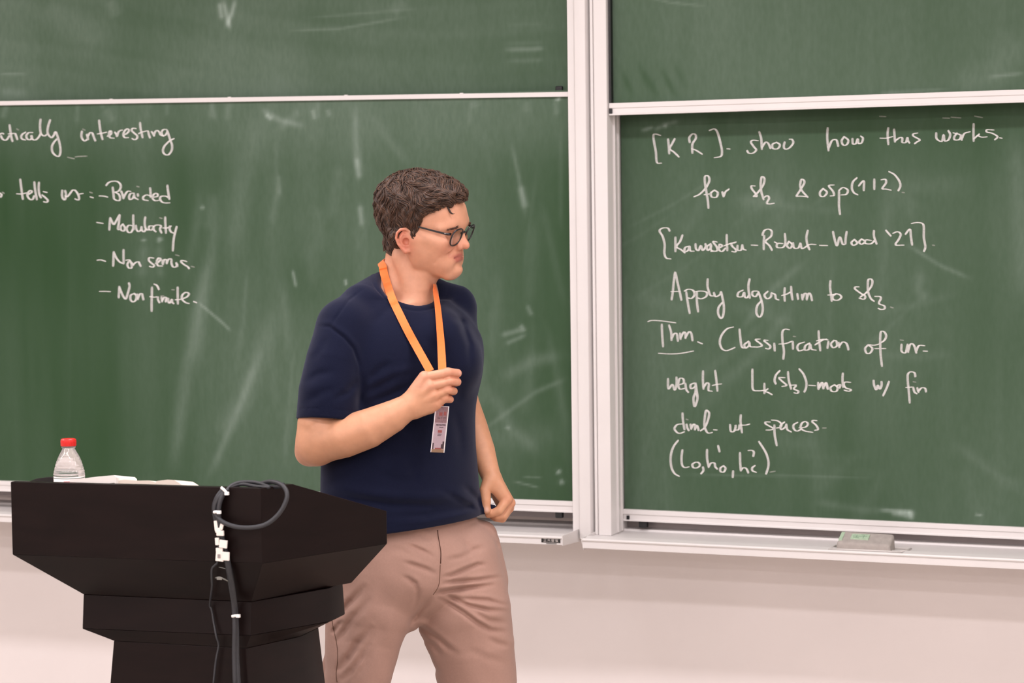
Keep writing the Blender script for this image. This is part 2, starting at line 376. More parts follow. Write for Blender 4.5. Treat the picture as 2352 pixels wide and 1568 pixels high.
# right pair ------------------------------------------------------
xr0 = X(1399, YF)
zUb0 = zline((1398.4, 265), (2352, 235), YUR-.022); zUb1 = zline((1398.4, 237.6), (2352, 204.3), YUR-.022)
bUR = empty("blackboard", (-1.5, YUR, 2.0), "upper right green chalkboard with white bottom rail, wiped clean", "blackboard")
board_panel("writing_surface", xr0+.009, XR, zUb1(-2)-.025, ZT, YUR, dust_ur, bUR)
make_rail("bottom_rail", zUb1(-2)-zUb0(-2), zUb0, xr0+.003, XR, YUR-.022, YUR+.014, bUR)
MB().box((xr0+.0035, YUR-.018, zUb1(-2.5)), (xr0+.009, YUR+.014, ZT)).build("edge_strip", M_dark, bUR)
c = at_y(1410, 250, YUR-.02); MB().box((xr0+.004, YUR-.0225, zUb0(-2.4)+.004), (xr0+.012, YUR-.012, zUb0(-2.4)+.018)).build("corner_cap", M_dark, bUR)
bLR = empty("blackboard", (-1.5, YLR, .85), "lower right green chalkboard covered with handwritten lines of mathematics", "blackboard")
zRb1 = zline((1437, 1170), (2352, 1210), YLR-.014); zRb0 = zline((1437, 1196), (2352, 1239.5), YLR-.014)
xr1 = X(1430, YLR)
board_panel("writing_surface", xr1, XR, zRb1(-2)-.01, 2.12, YLR, dust_lr, bLR)
make_rail("bottom_rail", zRb1(-2)-zRb0(-2), zRb0, xr1, XR, YLR-.014, YLR+.014, bLR)
c = at_y(1478, 1206, YLR); MB().box((c[0]-.013, YLR-.008, zRb0(c[0])-.019), (c[0]+.013, YLR+.010, zRb0(c[0])+.001)).build("roller_guide", M_dark, bLR, bevel=.004)
c = at_y(1443, 1186, YLR-.016); MB().box((c[0]-.006, YLR-.0146, zRb0(c[0])+.005), (c[0]+.002, YLR-.008, zRb0(c[0])+.016)).build("corner_cap", M_dark, bLR)

# fixed frames: post + back sheet + tray ---------------------------
def post(name, pts, z0, z1, parent):
    return MB().prism(pts, z0, z1).build(name, M_alu, parent, bevel=.0012)
fL = empty("sliding_board_rack", (-4.0, YF, .8), "white aluminium rack with chalk tray holding the two left boards", "rack")
fR = empty("sliding_board_rack", (-1.5, YF, .8), "white aluminium rack with chalk tray holding the two right boards, eraser on its tray", "rack")
a0, a1, a2, a3 = X(1306.5), X(1322.5), X(1326), X(1350.5)
zpost = at_y(1345, 1222, YF)[2]-.004
post("frame_post", [(a0, YF+.012), (a1, YF+.012), (a1+.001, YF+.005), (a2, YF), (a2+.5*(a3-a2), YF-.004), (a3, YF), (a3+.004, YF+.010), (a3+.004, 7.225), (a0, 7.225)], zpost-.016, ZT+.05, fL)
b0, b1, b2, b3 = X(1358.5), X(1366), X(1369), X(1399)
post("frame_post", [(b0, YF+.012), (b0+.002, YF+.006), (b1, YF+.006), (b1+.001, YF+.012), (b2, YF+.002), (b2+.003, YF), (b3-.001, YF), (b3, YF+.002), (b3, 7.225), (b0, 7.225)], zpost-.003, ZT+.05, fR)
# the inner track of the right post, seen below the upper board
MB().box((b3-.001, YF+.05, zpost), (b3+.006, YF+.058, ZT)).build("track_lip", M_alu, fR)
MB().box((b3-.001, YF+.088, zpost), (b3+.004, YF+.096, ZT)).build("track_lip", M_alu, fR)
MB().box((XL, 7.17, .83), (a0, 7.20, ZT+.03)).build("back_sheet", M_alud, fL)
MB().box((b3+.0, 7.19, .80), (XR, 7.21, ZT+.03)).build("back_sheet", M_alud, fR)
def tray(px0, px1, lipL, lipR, depth, xend0, xend1, parent, h, end_right=None):
    yl = YF-depth; zl = zline(lipL, lipR, yl)
    x0, x1 = xend0, xend1
    t = .0025
    # upper shelf slopes slightly to the front lip, raised rib, then rounded lip and deep front face
    pr = [(7.215, .004), (7.165, .002), (7.16, -.004), (yl+.050, -.004), (yl+.045, .003), (yl+.040, .003), (yl+.014, -.003), (yl+.008, .0015), (yl+.002, .0015), (yl, 0), (yl-.001, -.003), (yl, -.006),
          (yl+.003, -.008), (yl+.003, -h), (yl+.006, -h), (yl+.006, -.010), (7.215, -.010)]
    o = MB().prof(pr, x0, zl(x0), x1, zl(x1)).build("chalk_tray", M_alu, parent, bevel=.0005, seg=1)
    return zl, yl
zlL, ylL = tray(0, 0, (0, 1181), (1290, 1232.5), .125, XL, at_y(1290, 1234, YF-.125)[0], fL, .024)
xe = at_y(1290, 1234, ylL)[0]
# closing end plate of the left tray
MB().prof([(ylL-.001, .003), (7.2, .006), (7.2, -.040), (ylL+.02, -.027), (ylL-.001, -.025)], xe, zlL(xe), xe+.003, zlL(xe)).build("end_plate", M_alu, fL, bevel=.0008)
x2 = at_y(1337, 1240, YF-.105)[0]
zlR, ylR = tray(0, 0, (1337, 1237), (2352, 1285), .105, x2, XR, fR, .027)
MB().prof([(ylR, .003), (7.2, .006), (7.2, -.034), (ylR+.015, -.034), (ylR, -.006)], x2-.003, zlR(x2), x2, zlR(x2)).build("end_plate", M_alu, fR, bevel=.0008)
# small maker's plate on the front of the left tray: black panel with a row of white characters and a fine line of print below
M_blk = mat("black_print", (20, 18, 18), .5); M_wht = mat("white_print", (225, 215, 210), .6)
pl = at_y(1243.5, 1234.5, ylL+.0025); pr_ = at_y(1287, 1247.5, ylL+.0025)
np_o = MB().box((pl[0], ylL+.0016, pr_[2]+.001), (pr_[0], ylL+.0030, pl[2])).build("name_plate", M_blk, fL)
tb = MB(); W_ = pr_[0]-pl[0]; H_ = pl[2]-pr_[2]-.001
def stroke_t(tb, k, pts, th=.0007):
    cx = pl[0]+W_*(.12+.205*k); cw = W_*.155; cz = pr_[2]+.001+H_*.2; ch = H_*.6
    for (ax, az, bx, bz) in pts:
        A = np.array([cx+ax*cw, cz+az*ch]); B = np.array([cx+bx*cw, cz+bz*ch]); d = B-A; L = np.linalg.norm(d); n = np.array([-d[1], d[0]])/L*th/2
        q = [A-n, B-n, B+n, A+n]; tb.add([(v[0], ylL+.0012, v[1]) for v in q]+[(v[0], ylL+.0017, v[1]) for v in q], [(0,1,2,3),(0,1,5,4),(1,2,6,5),(2,3,7,6),(3,0,4,7)])
stroke_t(tb, 0, [(.05,.95,.95,.95),(.2,.5,.8,.5),(0,.05,1,.05)])
stroke_t(tb, 1, [(.5,1,.5,.7),(0,.7,1,.7),(.35,.5,.1,0),(.65,.5,.95,0),(.2,.45,.8,.45)])
stroke_t(tb, 2, [(.1,.9,.9,.9),(.1,.9,.1,.6),(.9,.9,.9,.6),(0,.55,1,.55),(.5,.95,.5,.2),(.1,.3,.9,.3),(0,0,1,.0)])
stroke_t(tb, 3, [(.2,1,.2,0),(0,.7,.4,.7),(.5,.9,1,.9),(.5,.9,.45,0),(.55,.55,.95,.55),(.9,.55,.55,0),(.6,.4,1,0)])
tb.build("plate_lettering", M_wht, fL)
MB().box((pl[0]+W_*.25, ylL+.0016, pr_[2]-.0022), (pl[0]+W_*.8, ylL+.0028, pr_[2]-.0010)).build("plate_small_print", M_blk, fL)
# ------------------------------------------------------------------ handwriting, stroke by stroke
# each block: (line label, board, plane y, crop x, crop y, crop scale, strokes as "x,y x,y ..." separated by ';', faint strokes)
A = (0, 250, 6.532); B = (170, 250, 6.532); Cc = (200, 480, 6.27); Dd = (1470, 250, 4.239); Ee = (1880, 250, 4.237)
Ff = (1470, 610, 4.9); Gg = (1880, 610, 4.9); Hh = (1500, 900, 5.6)
LINES = [
 ("handwritten chalk words: atically interesting", 'L', [(A, """-40,395 0,378 30,365 55,374;12,400 38,450 80,470 115,445 140,400;143,235 155,330 172,430 190,490;125,375 180,370 225,370 240,400 262,462;
 385,350 335,380 318,420 335,452 382,466;490,355 430,358 395,400 408,448 450,462 480,430 468,398 486,452 530,465 575,430 615,365;
 610,150 600,240 605,330 620,380 665,405 700,385;755,160 725,250 712,330 725,385 770,430 800,405 825,365;
 812,372 835,345 860,400 885,480 905,580 905,660 880,710 830,695 785,640 780,560 810,500 855,450""", "250,300 278,315;1015,725 1060,735 1115,748;1130,720 1200,712 1305,708"),
  (B, """120,330 110,400 125,450 160,480 200,455;190,380 205,420 210,465;210,405 240,360 275,365 300,430 322,482;375,165 385,250 400,350 430,462;350,375 420,365 490,350;
 500,410 545,388 562,358 550,330 530,345 525,390 545,432 600,440;610,350 635,380 645,418;645,412 665,350 695,325 725,318;
 740,390 790,370 825,325 800,300 760,330 740,385 760,428 815,430;930,295 885,290 865,320 900,360 945,400 945,440 910,460 870,445;990,200 1000,300 1030,435;970,370 1030,345 1100,330 1115,350;
 1115,345 1125,390 1142,437;1160,340 1185,370 1205,408;1195,400 1220,340 1250,325 1280,350 1300,390 1345,408;
 1390,308 1340,312 1315,350 1330,395 1370,392 1400,350 1412,345;1395,320 1420,390 1445,470 1470,540 1465,620 1420,685 1370,685 1335,640 1350,570 1400,510 1450,470 1500,445""", "130,303 165,318")]),
 ("handwritten chalk words: tells us", 'L', [(A, """0,1265 24,1290 8,1325;303,1050 315,1150 330,1270 345,1360;250,1272 320,1275 400,1260;400,1290 450,1270 480,1240 450,1225 420,1260 415,1310 450,1355 490,1355 515,1300;
 515,1090 525,1200 555,1365;585,1095 580,1190 590,1280 618,1335;650,1240 705,1252;630,1290 680,1330 717,1370 700,1400 655,1392;935,1215 930,1290 945,1345 975,1360 990,1290 975,1220;
 975,1300 1010,1315 1050,1270 1090,1220 1130,1225 1170,1280 1187,1340 1170,1365 1125,1350;1195,1275 1245,1268;1355,1320 1398,1332""", "35,1250 65,1268;1345,1248 1385,1262")]),
 ("handwritten chalk list item: Braided", 'L', [(B, """380,1305 440,1307 505,1322;580,1170 590,1260 600,1350;480,1150 520,1105 580,1085 650,1090 695,1130 700,1180 670,1230 615,1248;615,1248 670,1280 690,1330 680,1372 640,1372 600,1350;
 705,1230 730,1290 745,1350;740,1340 775,1270 810,1235 850,1238;905,1265 850,1270 825,1320 840,1358 880,1340 905,1285;900,1280 910,1330 962,1358;955,1270 962,1312;
 1160,1310 1090,1290 1040,1320 1045,1360 1112,1375;1140,1180 1148,1250 1150,1330;1190,1325 1248,1312 1256,1282 1225,1266 1190,1290 1180,1340 1215,1375 1270,1372;
 1432,1342 1380,1310 1310,1312 1290,1350 1320,1395 1370,1410 1437,1408;1400,1140 1410,1230 1432,1360""", "940,1160 975,1170")]),
 ("handwritten chalk list item: Modularity", 'L', [(Cc, """140,192 185,200 230,207;335,120 325,220 320,305;335,130 358,180 385,220 420,170 470,80;470,80 460,180 445,285 478,292;520,215 485,250 490,300 530,315 545,270 520,225;
 655,240 600,235 570,280 590,330 630,335 660,290 665,240;665,80 665,170 668,250 670,300;702,230 710,290 738,322 775,300 785,250;785,250 790,305 822,325 850,285;840,110 830,180 838,265 868,300 900,290;
 950,242 900,245 890,290 930,300 960,258;955,250 962,300 992,325;960,250 1000,230 1065,240 1050,290 1075,345;1125,110 1128,220 1137,350;1090,270 1150,272 1210,245;
 1195,240 1190,290 1212,330 1262,350;1292,248 1265,350 1245,450 1235,605""", "1045,125 1080,135")]),
 ("handwritten chalk list item: Non semis", 'L', [(Cc, """145,735 200,732 265,752;385,610 380,720 375,825;385,625 420,700 470,760 527,787;525,580 525,680 527,787;560,735 610,735 640,790 640,845 600,845 580,800 600,755;
 640,770 667,812;665,800 700,770 740,760 757,790 775,825;960,705 900,700 890,740 930,780 965,810 945,835 900,825;985,780 1030,760 1060,720 1030,705 1005,750 1020,812 1085,820;
 1085,730 1092,802;1090,790 1112,730 1145,735 1147,790;1147,780 1172,725 1212,722 1215,780 1238,830 1280,830 1302,790;1282,770 1304,828;
 1435,755 1370,740 1355,760 1400,800 1450,830 1472,858""", "1275,660 1325,672;1500,825 1545,835")]),
 ("handwritten chalk list item: Non finite", 'L', [(Cc, """180,1185 260,1185 335,1188;465,1110 460,1200 455,1280;465,1120 490,1190 530,1270 560,1290 590,1200 612,1110 600,1060;680,1215 630,1240 625,1300 660,1335 700,1310 710,1250 680,1215;
 720,1220 732,1305;730,1290 760,1225 790,1220 802,1260 812,1310;965,1080 1005,1100 1037,1160;935,1120 933,1250 930,1350 930,1475;905,1260 960,1268 1020,1262;1020,1262 1022,1305 1045,1350;
 1070,1262 1082,1338;1080,1320 1110,1272 1140,1280 1130,1338;1130,1335 1165,1282 1170,1335 1192,1350 1222,1300 1225,1340 1250,1360;1305,1120 1305,1220 1308,1370;1270,1305 1340,1300 1375,1290;
 1375,1290 1440,1262 1467,1218 1420,1200 1370,1240 1370,1300 1420,1345 1467,1358;1535,1330 1578,1348""", "1060,1250 1105,1250;1220,1160 1255,1162")]),
 ("chalk line beginning with K R in square brackets", 'R', [(Dd, """200,258 150,245 130,262 140,340 155,420 165,520 210,528;272,290 280,360 285,440;340,288 312,340 290,388 330,420 380,468;485,330 480,280 510,245 540,252 542,290 510,345 510,435;
 505,388 550,405 605,440;675,210 720,195 745,212 765,260 785,340 798,410 788,460 725,475;848,388 875,390;1150,310 1100,305 1080,325 1110,370 1132,400 1100,430 1060,430 1042,405;1160,220 1180,290 1187,397;
 1187,375 1222,325 1250,338 1272,387;1330,325 1290,345 1295,385 1340,387 1362,350 1330,325;1410,320 1400,370 1420,392 1460,375 1492,330 1480,298 1455,295""", ""),
  (Ee, """90,180 85,280 98,410;98,385 130,310 170,300 185,330 192,367;250,270 225,310 240,350 275,347 290,305 250,270;330,285 335,340 365,335 382,290 390,335 420,328 432,285 410,265;680,180 672,250 680,350;
 600,285 660,285 720,270;735,195 740,260 745,325;745,312 790,280 815,285 815,325 850,325 865,280 872,312 887,332;965,235 925,243 925,265 985,300 960,320 935,338;
 1145,230 1150,290 1200,315 1217,250 1228,310 1265,300 1282,250 1262,210;1350,235 1322,270 1325,300 1370,297 1382,255 1312,233;1385,250 1395,307;1395,290 1420,240 1475,222;1510,140 1508,230 1510,317;
 1510,292 1565,245;1555,262 1590,275 1640,272;1705,205 1640,203 1640,225 1692,238 1742,270 1715,300;1765,282 1785,285""", "595,72 655,75;1210,88 1275,90;1290,80 1385,88;1520,70 1595,85")]),
 ("chalk line: for sl2 & osp(1|2)", 'R', [(Dd, """525,855 580,830 640,770 675,700 665,655 635,655 630,700 645,800 660,890 667,970;625,835 690,825;725,790 690,820 700,857 745,857 757,815 725,790;800,805 815,857;815,850 832,808 867,780;
 1120,750 1085,750 1090,780 1130,830 1135,852 1105,852;1105,852 1150,810 1200,740 1212,680 1187,660 1175,720 1180,800 1205,885;1210,860 1240,845 1257,870 1235,915 1260,925 1305,918;
 1520,850 1560,790 1600,720 1590,690 1570,690 1560,750 1580,800 1635,860;1525,850 1580,850 1630,857""", ""),
  (Ee, """45,775 15,810 20,847 55,850 82,810 45,775;150,740 100,748 140,800 150,840 115,847;200,790 200,880 200,950 210,1030;200,792 240,765 285,790 270,830 220,837;375,670 335,710 325,770 345,815 382,835;
 390,750 440,700 440,797;543,680 543,787;610,690 650,685 657,720 620,775 655,780 705,790;685,610 740,640 785,700 797,750 775,797""", "815,812 835,815")]),
 ("chalk line of three surnames in square brackets", 'R', [(Dd, """290,1190 270,1160 220,1160 190,1187 220,1240 240,1320 237,1400 255,1450 300,1460;345,1245 345,1320 345,1392;415,1225 390,1290 355,1340 400,1370 437,1400;480,1335 440,1350 435,1390 470,1375 482,1335 490,1380 525,1385;
 540,1310 545,1360 570,1377 592,1330 610,1377 640,1340 635,1310;690,1312 652,1340 660,1377 690,1350 690,1320 690,1370 722,1385;750,1295 710,1292 745,1340 750,1380 690,1387;
 760,1357 802,1335 775,1318 770,1370 800,1387 832,1355;845,1220 845,1300 850,1382;820,1332 880,1310 935,1295;930,1302 890,1312 902,1340 935,1372 925,1392 895,1387;950,1325 950,1372 985,1372 997,1320;
 995,1320 1005,1362 1032,1374;1085,1325 1145,1328;1210,1230 1205,1300 1205,1372;1190,1232 1210,1185 1250,1170 1282,1190 1275,1240 1222,1288 1260,1330 1287,1377;1310,1295 1330,1305;
 1390,1310 1340,1310 1335,1347 1392,1347 1415,1300 1410,1210;1450,1290 1430,1330 1460,1357 1482,1320 1450,1290;1490,1300 1500,1352 1542,1352 1562,1305;1562,1305 1575,1357 1602,1352;1635,1180 1620,1250 1630,1320 1652,1372;
 1600,1352 1650,1320 1712,1320;1750,1328 1825,1330""", ""),
  (Ee, """140,1190 155,1260 180,1332 207,1245 235,1315 262,1315 262,1315;275,1190 264,1260 262,1317;350,1270 320,1300 340,1327 377,1305 350,1270;420,1265 395,1295 420,1317 452,1290 420,1265;
 515,1280 462,1275 455,1307 510,1312 545,1280;540,1180 540,1240 567,1317;655,1180 705,1237;725,1210 770,1195 800,1220 780,1270 750,1322 830,1325;845,1220 890,1170 900,1250 912,1327;
 905,1115 960,1105 1010,1115 1025,1150 1025,1250 1040,1340 1025,1388""", "1110,1325 1130,1328")]),
 ("chalk line: Apply algorithm to sl3", 'R', [(Ff, """395,70 380,180 370,290 355,387;398,75 425,200 450,310 467,390;350,292 450,288;520,290 535,400 560,540;500,285 545,265 600,280 612,330 580,367 540,362;640,290 640,400 655,522;
 620,292 690,285 750,300 745,345 690,372 650,362;762,145 760,230 775,290 795,335 832,340;830,300 850,347 900,325 912,290;912,290 930,370 945,470 935,560 910,592 880,540 885,470 930,410;
 1160,275 1110,300 1100,345 1150,347 1172,300 1180,350 1205,360 1235,320;1235,145 1220,220 1225,300 1237,367;1320,285 1270,290 1265,330 1300,347 1332,305;1330,290 1360,370 1382,470 1370,550 1340,577 1310,530 1320,450 1372,390;
 1440,288 1400,330 1430,372 1472,350 1480,305;1480,305 1520,325 1530,370 1562,385;1630,245 1625,320 1630,402;1595,335 1650,320 1705,290;1700,230 1705,310 1717,387;1770,310 1780,382;
 1820,320 1830,387;1830,370 1850,315 1875,320 1877,387;1877,370 1900,310 1922,330 1937,395""", ""),
  (Gg, """135,165 130,240 140,320 150,402;105,330 150,327 210,315;200,315 160,345 170,382 220,387 257,355 235,325 190,315;455,238 415,240 415,265 490,320 527,345 510,377 458,365;
 470,352 530,310 590,240 607,180 590,150 560,160 555,230 560,300 590,370 627,400;635,345 690,348 702,370 680,425 740,452 742,485 705,492 672,480""", "810,465 840,475")]),
 ("underlined chalk heading Thm. and the first theorem line", 'R', [(Ff, """90,628 140,615 250,622 400,642;245,655 250,780 260,915;325,665 350,750 355,845;355,820 385,765 415,770 427,852;450,755 457,832;455,815 490,750 510,760 512,822;510,810 550,745 577,762 592,847;
 650,857 700,878;210,985 330,992 450,987 600,960;1050,690 980,710 920,780 898,860 920,930 965,955 1010,945 1068,920;1120,710 1130,820 1148,915 1195,925;1222,850 1175,888 1190,927 1232,890 1225,855 1240,907 1292,915;
 1350,825 1300,832 1360,880 1370,902 1325,915 1280,912;1440,840 1395,842 1465,902 1450,935 1415,930;1510,870 1517,962;1680,720 1630,715 1602,750 1605,860 1620,960 1612,1055;1565,882 1640,875 1712,850;
 1720,850 1722,942;1850,860 1790,880 1770,920 1790,957 1842,945;1910,870 1862,900 1855,947 1900,940 1915,880 1930,937 1982,950;2010,730 2015,830 2030,960;1970,890 2050,840 2100,825""", "1725,795 1750,798"),
  (Gg, """-20,845 50,828 105,835;112,850 100,932;175,840 140,880 165,922 207,900 200,850 175,840;225,860 235,922;235,902 270,860 310,870 330,912 337,950;560,890 525,930 540,982 580,982 607,930 560,890 620,895 685,882;
 685,875 740,840 762,790 740,745 705,742 695,800 695,900 700,1010 715,1135;635,932 755,932;935,880 935,962 980,977 1002,890;1002,880 1010,978;1010,962 1030,890 1060,880 1085,920 1102,985;1100,962 1130,900 1195,900;
 1180,960 1225,962""", "920,835 955,840")]),
 ("chalk line beginning with the word weight", 'R', [(Ff, """315,1265 320,1385 365,1335 390,1400 412,1330 410,1250;430,1342 490,1320 485,1272 445,1272 430,1340 450,1387 505,1380;510,1320 520,1390 545,1425;610,1320 570,1340 575,1382 620,1360 625,1318;625,1318 637,1400 642,1480;
 710,1180 708,1290 715,1392;715,1370 750,1320 775,1332 770,1400 812,1412;845,1175 860,1290 872,1414;815,1347 870,1335 917,1330;1265,1160 1265,1280 1272,1392 1330,1407 1400,1402;1400,1320 1400,1442;1440,1385 1405,1412 1440,1425 1487,1450;
 1575,1180 1530,1230 1515,1290 1530,1332;1630,1260 1565,1260 1600,1300 1650,1345 1600,1358;1665,1190 1675,1290 1702,1390;1695,1345 1757,1345 1732,1385 1782,1410 1770,1435 1735,1430;
 1790,1160 1840,1220 1872,1310 1867,1380 1848,1422;1900,1345 1975,1350;2005,1310 2010,1392;2010,1370 2045,1315 2060,1335 2065,1387;2065,1370 2095,1315 2117,1392""", ""),
  (Gg, """-5,1320 0,1395;55,1370 85,1325 102,1387;5,1380 40,1320 55,1387;180,1340 135,1370 150,1412 200,1412 215,1370 180,1340;200,1352 245,1338 235,1380;275,1205 270,1280 278,1372;360,1312 300,1310 285,1340 310,1375 367,1395 340,1412 290,1400;
 620,1285 625,1340 650,1397 667,1345 690,1387 710,1345 708,1300;795,1300 765,1380 725,1465;1090,1252 1080,1205 1035,1195 1005,1225 1005,1300 1015,1400 1027,1547;985,1370 1060,1365;
 1065,1365 1080,1420 1107,1440;1110,1370 1127,1427;1125,1412 1160,1375 1200,1380 1210,1422""", "1065,1305 1095,1310"),
  (Hh, """548,-60 545,0 520,80 530,190;560,-20 572,80 540,190""", "")]),
 ("chalk line: diml. wt spaces", 'R', [(Hh, """375,410 310,420 275,470 310,520 350,530 402,512;378,265 385,370 405,487;430,410 440,460 462,497;480,410 492,482;490,472 520,415 540,430 537,490;540,480 560,430 575,450 587,497;
 610,498 660,460 700,380 722,280 700,240 680,242 665,330 660,430 690,510 720,528 762,520;780,485 822,488;990,415 1000,502 1040,505 1062,450 1060,425;1060,490 1100,480 1112,420;1130,290 1125,380 1145,527;1120,425 1190,425 1242,412;
 1505,385 1450,385 1450,410 1520,450 1552,470 1510,487 1455,488;1560,420 1565,550 1592,692;1525,360 1600,370 1650,410 1640,450 1590,462;1692,385 1640,430 1650,482 1700,450 1717,410;1715,420 1727,482 1777,512;
 1860,390 1810,420 1808,470 1850,502 1902,480;1880,460 1960,450 1992,410 1960,380 1915,400 1900,460 1950,500 2052,518;2105,368 2060,365 2050,385 2100,430 2122,480 2080,492""", "425,350 450,357;2180,462 2225,462")]),
 ("last chalk line, a bracketed triple", 'R', [(Hh, """325,620 270,690 235,780 225,880 240,980 280,1050 337,1083;378,740 365,850 375,940 410,970 462,962;540,905 505,930 520,972 570,972 602,940 580,905 535,905;640,960 647,1010 615,1052;695,735 695,850 717,972;
 715,960 745,915 790,915 800,960 827,990;902,950 865,980 870,1022 910,1027 932,980 905,948;835,685 857,772;1030,1010 1025,1102;1118,775 1120,900 1130,1017;1130,1005 1160,975 1200,985 1227,1042;
 1312,945 1275,975 1280,1012 1327,1032;1225,752 1270,750 1297,775 1287,830;1360,635 1410,710 1455,790 1482,880 1482,960 1452,1057""", "1505,1030 1570,1018")]),
]
def nib_ribbon(mb, P, y, a, b, k):
    """chalk mark made by a flat stick: wide and thin-bodied on down strokes, narrow and dense on cross strokes"""
    P = np.asarray(P); T = np.gradient(P, axis=0); T /= np.linalg.norm(T, axis=1, keepdims=True)+1e-9
    N = np.stack([-T[:, 1], T[:, 0]], 1)
    h = np.sqrt((a*N[:, 0])**2+(b*N[:, 1])**2)[:, None]; e = np.sqrt((a*T[:, 0])**2+(b*T[:, 1])**2)[:, None]
    P = P.copy(); P[0] -= T[0]*e[0]*.5; P[-1] += T[-1]*e[-1]*.5
    h = h*np.clip(np.minimum(np.arange(len(P)), np.arange(len(P))[::-1])/1.5+.72, 0, 1)[:, None]
    n = len(P); V = []; Fc = []; y0 = y-(k % 10)*6e-5
    for i in range(n):
        for q_ in (P[i]+N[i]*h[i], P[i]-N[i]*h[i]): V.append(at_y(q_[0], q_[1], y0-i*2e-6))
    for i in range(n-1): Fc.append((2*i, 2*i+2, 2*i+3, 2*i+1))
    mb.add(V, Fc); mb.cov += [float(.66+.34*abs(T[i, 0])) for i in range(n) for _ in (0, 1)]
M_faint = m_chalk("faint_chalk", (196, 198, 188), .5)
def chalk_obj(name, mb, m, par):
    o = mesh_obj(name, mb.V, mb.F, m, par); a = o.data.attributes.new("cover", 'FLOAT', 'POINT'); a.data.foreach_set("value", np.array(mb.cov, np.float32)); o['kind'] = 'stuff'; return o
for lab, side, blocks in LINES:
    y = (YLL if side == 'L' else YLR)-.0008; par = bLL if side == 'L' else bLR
    mb = MB(); fb = MB(); mb.cov = []; fb.cov = []; kk_ = 0
    for (cx, cy, sc), main, faint in blocks:
        for txt, tgt, a, b in ((main, mb, 2.7, 1.0), (faint, fb, 2.2, 1.2)):
            for s in txt.replace("\n", " ").split(";"):
                pts = [tuple(map(float, t.split(","))) for t in s.split()]
                if len(pts) < 2: continue
                P = spline(pts, 5)/sc+np.array([cx, cy]); nib_ribbon(tgt, P, y, a, b, kk_); kk_ += 1
    chalk_obj("chalk_writing", mb, M_chalk, par)['label'] = lab
    if fb.V: chalk_obj("faint_chalk_mark", fb, M_faint, par)
# ------------------------------------------------------------------ board eraser on the right tray
M_felt = mat("grey_felt", (168, 160, 154), .9, noise=.08, scale=60, bump=.4, bscale=500)
M_green = mat("green_sticker", (170, 192, 166), .7, noise=.12, scale=200)
M_ink = mat("sticker_ink", (112, 140, 116), .7)
M_case = mat("clear_case", (214, 208, 204), .35, spec=.6)
ze = zlR(-1.8)
def T_(px, py, y): return at_y(px, py, y)
yB = ylR+.018; yT = ylR+.075
e0 = at_y(1920, 1250, yB)[0]; e1 = at_y(2046, 1250, yB)[0]
zt = ze-.001
er = empty("board_eraser", ((e0+e1)/2, (yB+yT)/2, zt), "grey felt blackboard eraser with a small green sticker on the chalk tray", "eraser")
mb = MB(); n = 8; top = []; bot = []
hE = .034
et = lambda y: zt+.022+(y-yB)/(yT-yB)*.024
mb.hexa([(e0, yB, zt-.004), (e1, yB, zt-.004), (e1, yT, zt-.002), (e0, yT, zt-.002), (e0, yB+.003, et(yB)), (e1-.004, yB+.003, et(yB)-.003), (e1-.003, yT, et(yT)-.002), (e0+.008, yT, et(yT)+.001)])
mb.build("felt_block", M_felt, er, bevel=.007, seg=4)
gx0 = at_y(1955, 1228, yB+.03)[0]; gx1 = at_y(1996, 1228, yB+.03)[0]
def on_top(x0, y0, x1, y1, l0, l1):
    return [(x0, y0, et(y0)+l0), (x1, y0, et(y0)+l0), (x1, y1, et(y1)+l0), (x0, y1, et(y1)+l0), (x0, y0, et(y0)+l1), (x1, y0, et(y0)+l1), (x1, y1, et(y1)+l1), (x0, y1, et(y1)+l1)]
MB().hexa(on_top(gx0, yB+.020, gx1, yB+.043, -.003, .0012)).build("sticker", M_green, er)
tb = MB(); gw = gx1-gx0
for (u0, v0, u1, v1) in [(.12, .5, .88, .5), (.3, .22, .3, .78), (.7, .22, .7, .78), (.15, .2, .45, .2), (.55, .8, .85, .8)]:
    tb.hexa(on_top(gx0+gw*u0-.0006, yB+.020+.023*v0-.0006, gx0+gw*u1+.0006, yB+.020+.023*v1+.0006, .001, .0016))
tb.build("sticker_lettering", M_ink, er)
MB().hexa(on_top(e0+.004, yB+.012, e0+.014, yB+.050, -.003, .0010)).build("edge_sticker", M_green, er)
# pale plastic plate under the eraser
c0 = at_y(1905, 1258, yB)[0]; c1 = at_y(2074, 1258, yB)[0]
pt = empty("plastic_plate", ((c0+c1)/2, yB+.02, zt-.006), "pale plastic plate lying under the grey felt eraser on the tray", "plate")
MB().prism([(c0, yB-.004), (c1-.006, yB-.004), (c1+.008, yB+.062), (c0+.002, yB+.062)], zt-.0040, zt+.0010).build("plate_base", M_case, pt, bevel=.002)
pp = [(c0, yB-.004), (c1-.006, yB-.004), (c1+.008, yB+.062), (c0+.002, yB+.062)]
rb_ = MB()
for i in range(4):
    u_, v_ = pp[i], pp[(i+1) % 4]; rb_.tube([(u_[0], u_[1]+.002, zt+.003), (v_[0], v_[1]+.002, zt+.003)], .0026, 8)
rb_.build("plate_rim", M_case, pt, smooth=True)

